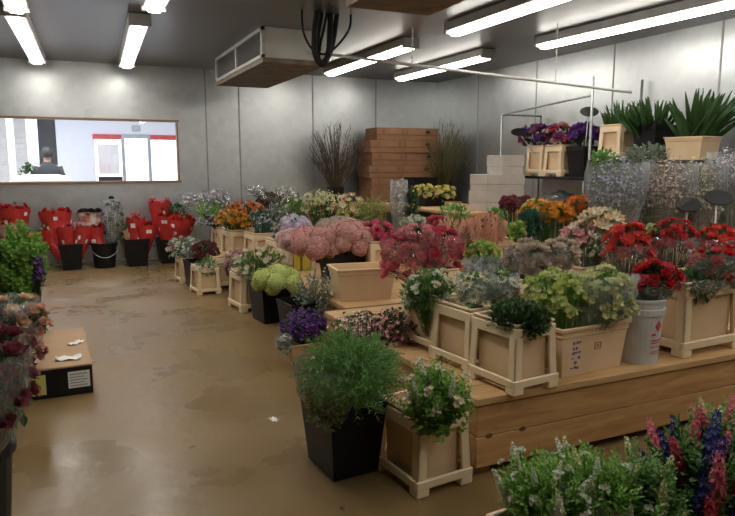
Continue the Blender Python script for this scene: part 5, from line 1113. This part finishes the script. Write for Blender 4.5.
# print on tubs and pail
def on(o_root, name, rects_, mat, y):
    bm = bmesh.new()
    for x0, x1, z0, z1, sl in rects_:
        hexa(bm, [(x0, y - sl * z0 - .003, z0), (x1, y - sl * z0 - .003, z0), (x1, y - sl * z0 + .002, z0), (x0, y - sl * z0 + .002, z0)], [(x0, y - sl * z1 - .003, z1), (x1, y - sl * z1 - .003, z1), (x1, y - sl * z1 + .002, z1), (x0, y - sl * z1 + .002, z1)])
    return ob(name, bm, mat, o_root)
tu = BK['TU'][0]; sl = .074
rs = []
for i in range(6):
    z = .035 + i * .028
    for q in range(3):
        if R.random() < .8: rs.append((-.165 + q * .022 + R.uniform(0, .006), -.165 + q * .022 + R.uniform(.014, .021), z + R.uniform(0, .008), z + R.uniform(.012, .02), sl))
on(tu, 'ink_writing', rs, M['blueink'], -.34 * .44)
on(tu, 'stamp', [(.0, .05, .13, .134, sl), (.0, .05, .165, .169, sl), (.0, .004, .13, .169, sl), (.046, .05, .13, .169, sl), (.018, .032, .143, .156, sl)], M['orangeink'], -.34 * .44)
r8 = BK['R8'][0]; on(r8, 'yellow_panel', [(-.10, -.03, .12, .36, 0), (0, .09, .12, .36, 0)], M['yellow'], -.2)
pa = BK['PA'][0]
bm = bmesh.new()
def patch(a0, a1, z0, z1, r=.1105):
    N = max(1, int((a1 - a0) / .12)); 
    for k in range(N):
        u0, u1 = a0 + (a1 - a0) * k / N, a0 + (a1 - a0) * (k + 1) / N
        f = lambda u, z: ((.0925 + .0155 * z / .245 + .0018) * math.cos(u), (.0925 + .0155 * z / .245 + .0018) * math.sin(u), z)
        bm.faces.new([bm.verts.new(f(u0, z0)), bm.verts.new(f(u1, z0)), bm.verts.new(f(u1, z1)), bm.verts.new(f(u0, z1))])
def dia(a, z, da, dz, t):
    f = lambda u, zz: ((.0925 + .0155 * zz / .245 + .0018) * math.cos(u), (.0925 + .0155 * zz / .245 + .0018) * math.sin(u), zz)
    o4 = [(a - da, z), (a, z - dz), (a + da, z), (a, z + dz)]; i4 = [(a - da * t, z), (a, z - dz * t), (a + da * t, z), (a, z + dz * t)]
    for k in range(4):
        j = (k + 1) % 4; bm.faces.new([bm.verts.new(f(*p)) for p in (o4[k], o4[j], i4[j], i4[k])])
A0 = -PI / 2 + .08
dia(A0 + .05, .195, .22, .03, .55); ob('logo_outline', bm, M['red'], pa); bm = bmesh.new(); dia(A0 + .05, .195, .09, .012, .0); ob('logo_centre', bm, M['red'], pa)
for p4 in ((-.32, -.08, .148, .158), (-.32, .5, .120, .127), (-.32, .45, .108, .113), (-.34, .46, .088, .092), (-.30, .40, .064, .068), (-.30, .36, .054, .058)):
    bm = bmesh.new(); patch(A0 + p4[0], A0 + p4[1], p4[2], p4[3]); ob('printed_line', bm, M['red'], pa)

# ------------------------------------------------------------------ light
def area(name, loc, rot, sx, sy, e, col=(1, 1, 1)):
    l = bpy.data.lights.new(name, 'AREA'); l.shape = 'RECTANGLE'; l.size = sx; l.size_y = sy; l.energy = e; l.color = col
    o = bpy.data.objects.new(name, l); COL.objects.link(o); o.location = loc; o.rotation_euler = rot; return o
area('lobby_light', (-1, 12.3, 3.15), (0, 0, 0), 6, 2.2, 330, (.92, .95, 1))
W = bpy.data.worlds.new('world'); SC.world = W; W.use_nodes = True
bg = W.node_tree.nodes['Background']; bg.inputs[0].default_value = (.92, .96, 1, 1); bg.inputs[1].default_value = 3.0

cam = bpy.data.cameras.new('camera'); co = bpy.data.objects.new('camera', cam); COL.objects.link(co)
cam.sensor_fit = 'HORIZONTAL'; cam.sensor_width = 36; cam.lens = 36 * 650 / 735; cam.clip_start = .05
co.location = (0, 0, 1.5); co.rotation_euler = (math.radians(90) - math.atan(95 / 650), 0, math.radians(-24.6))
SC.camera = co
SC.view_settings.view_transform = 'Standard'; SC.view_settings.look = 'None'; SC.view_settings.gamma = 1; SC.view_settings.use_curve_mapping = False
SC.view_settings.exposure = 0.25
SC.cycles.use_denoising = True
SC.cycles.max_bounces = 7; SC.cycles.transparent_max_bounces = 24; SC.cycles.diffuse_bounces = 4; SC.cycles.glossy_bounces = 3
SC.cycles.caustics_reflective = False; SC.cycles.caustics_refractive = False
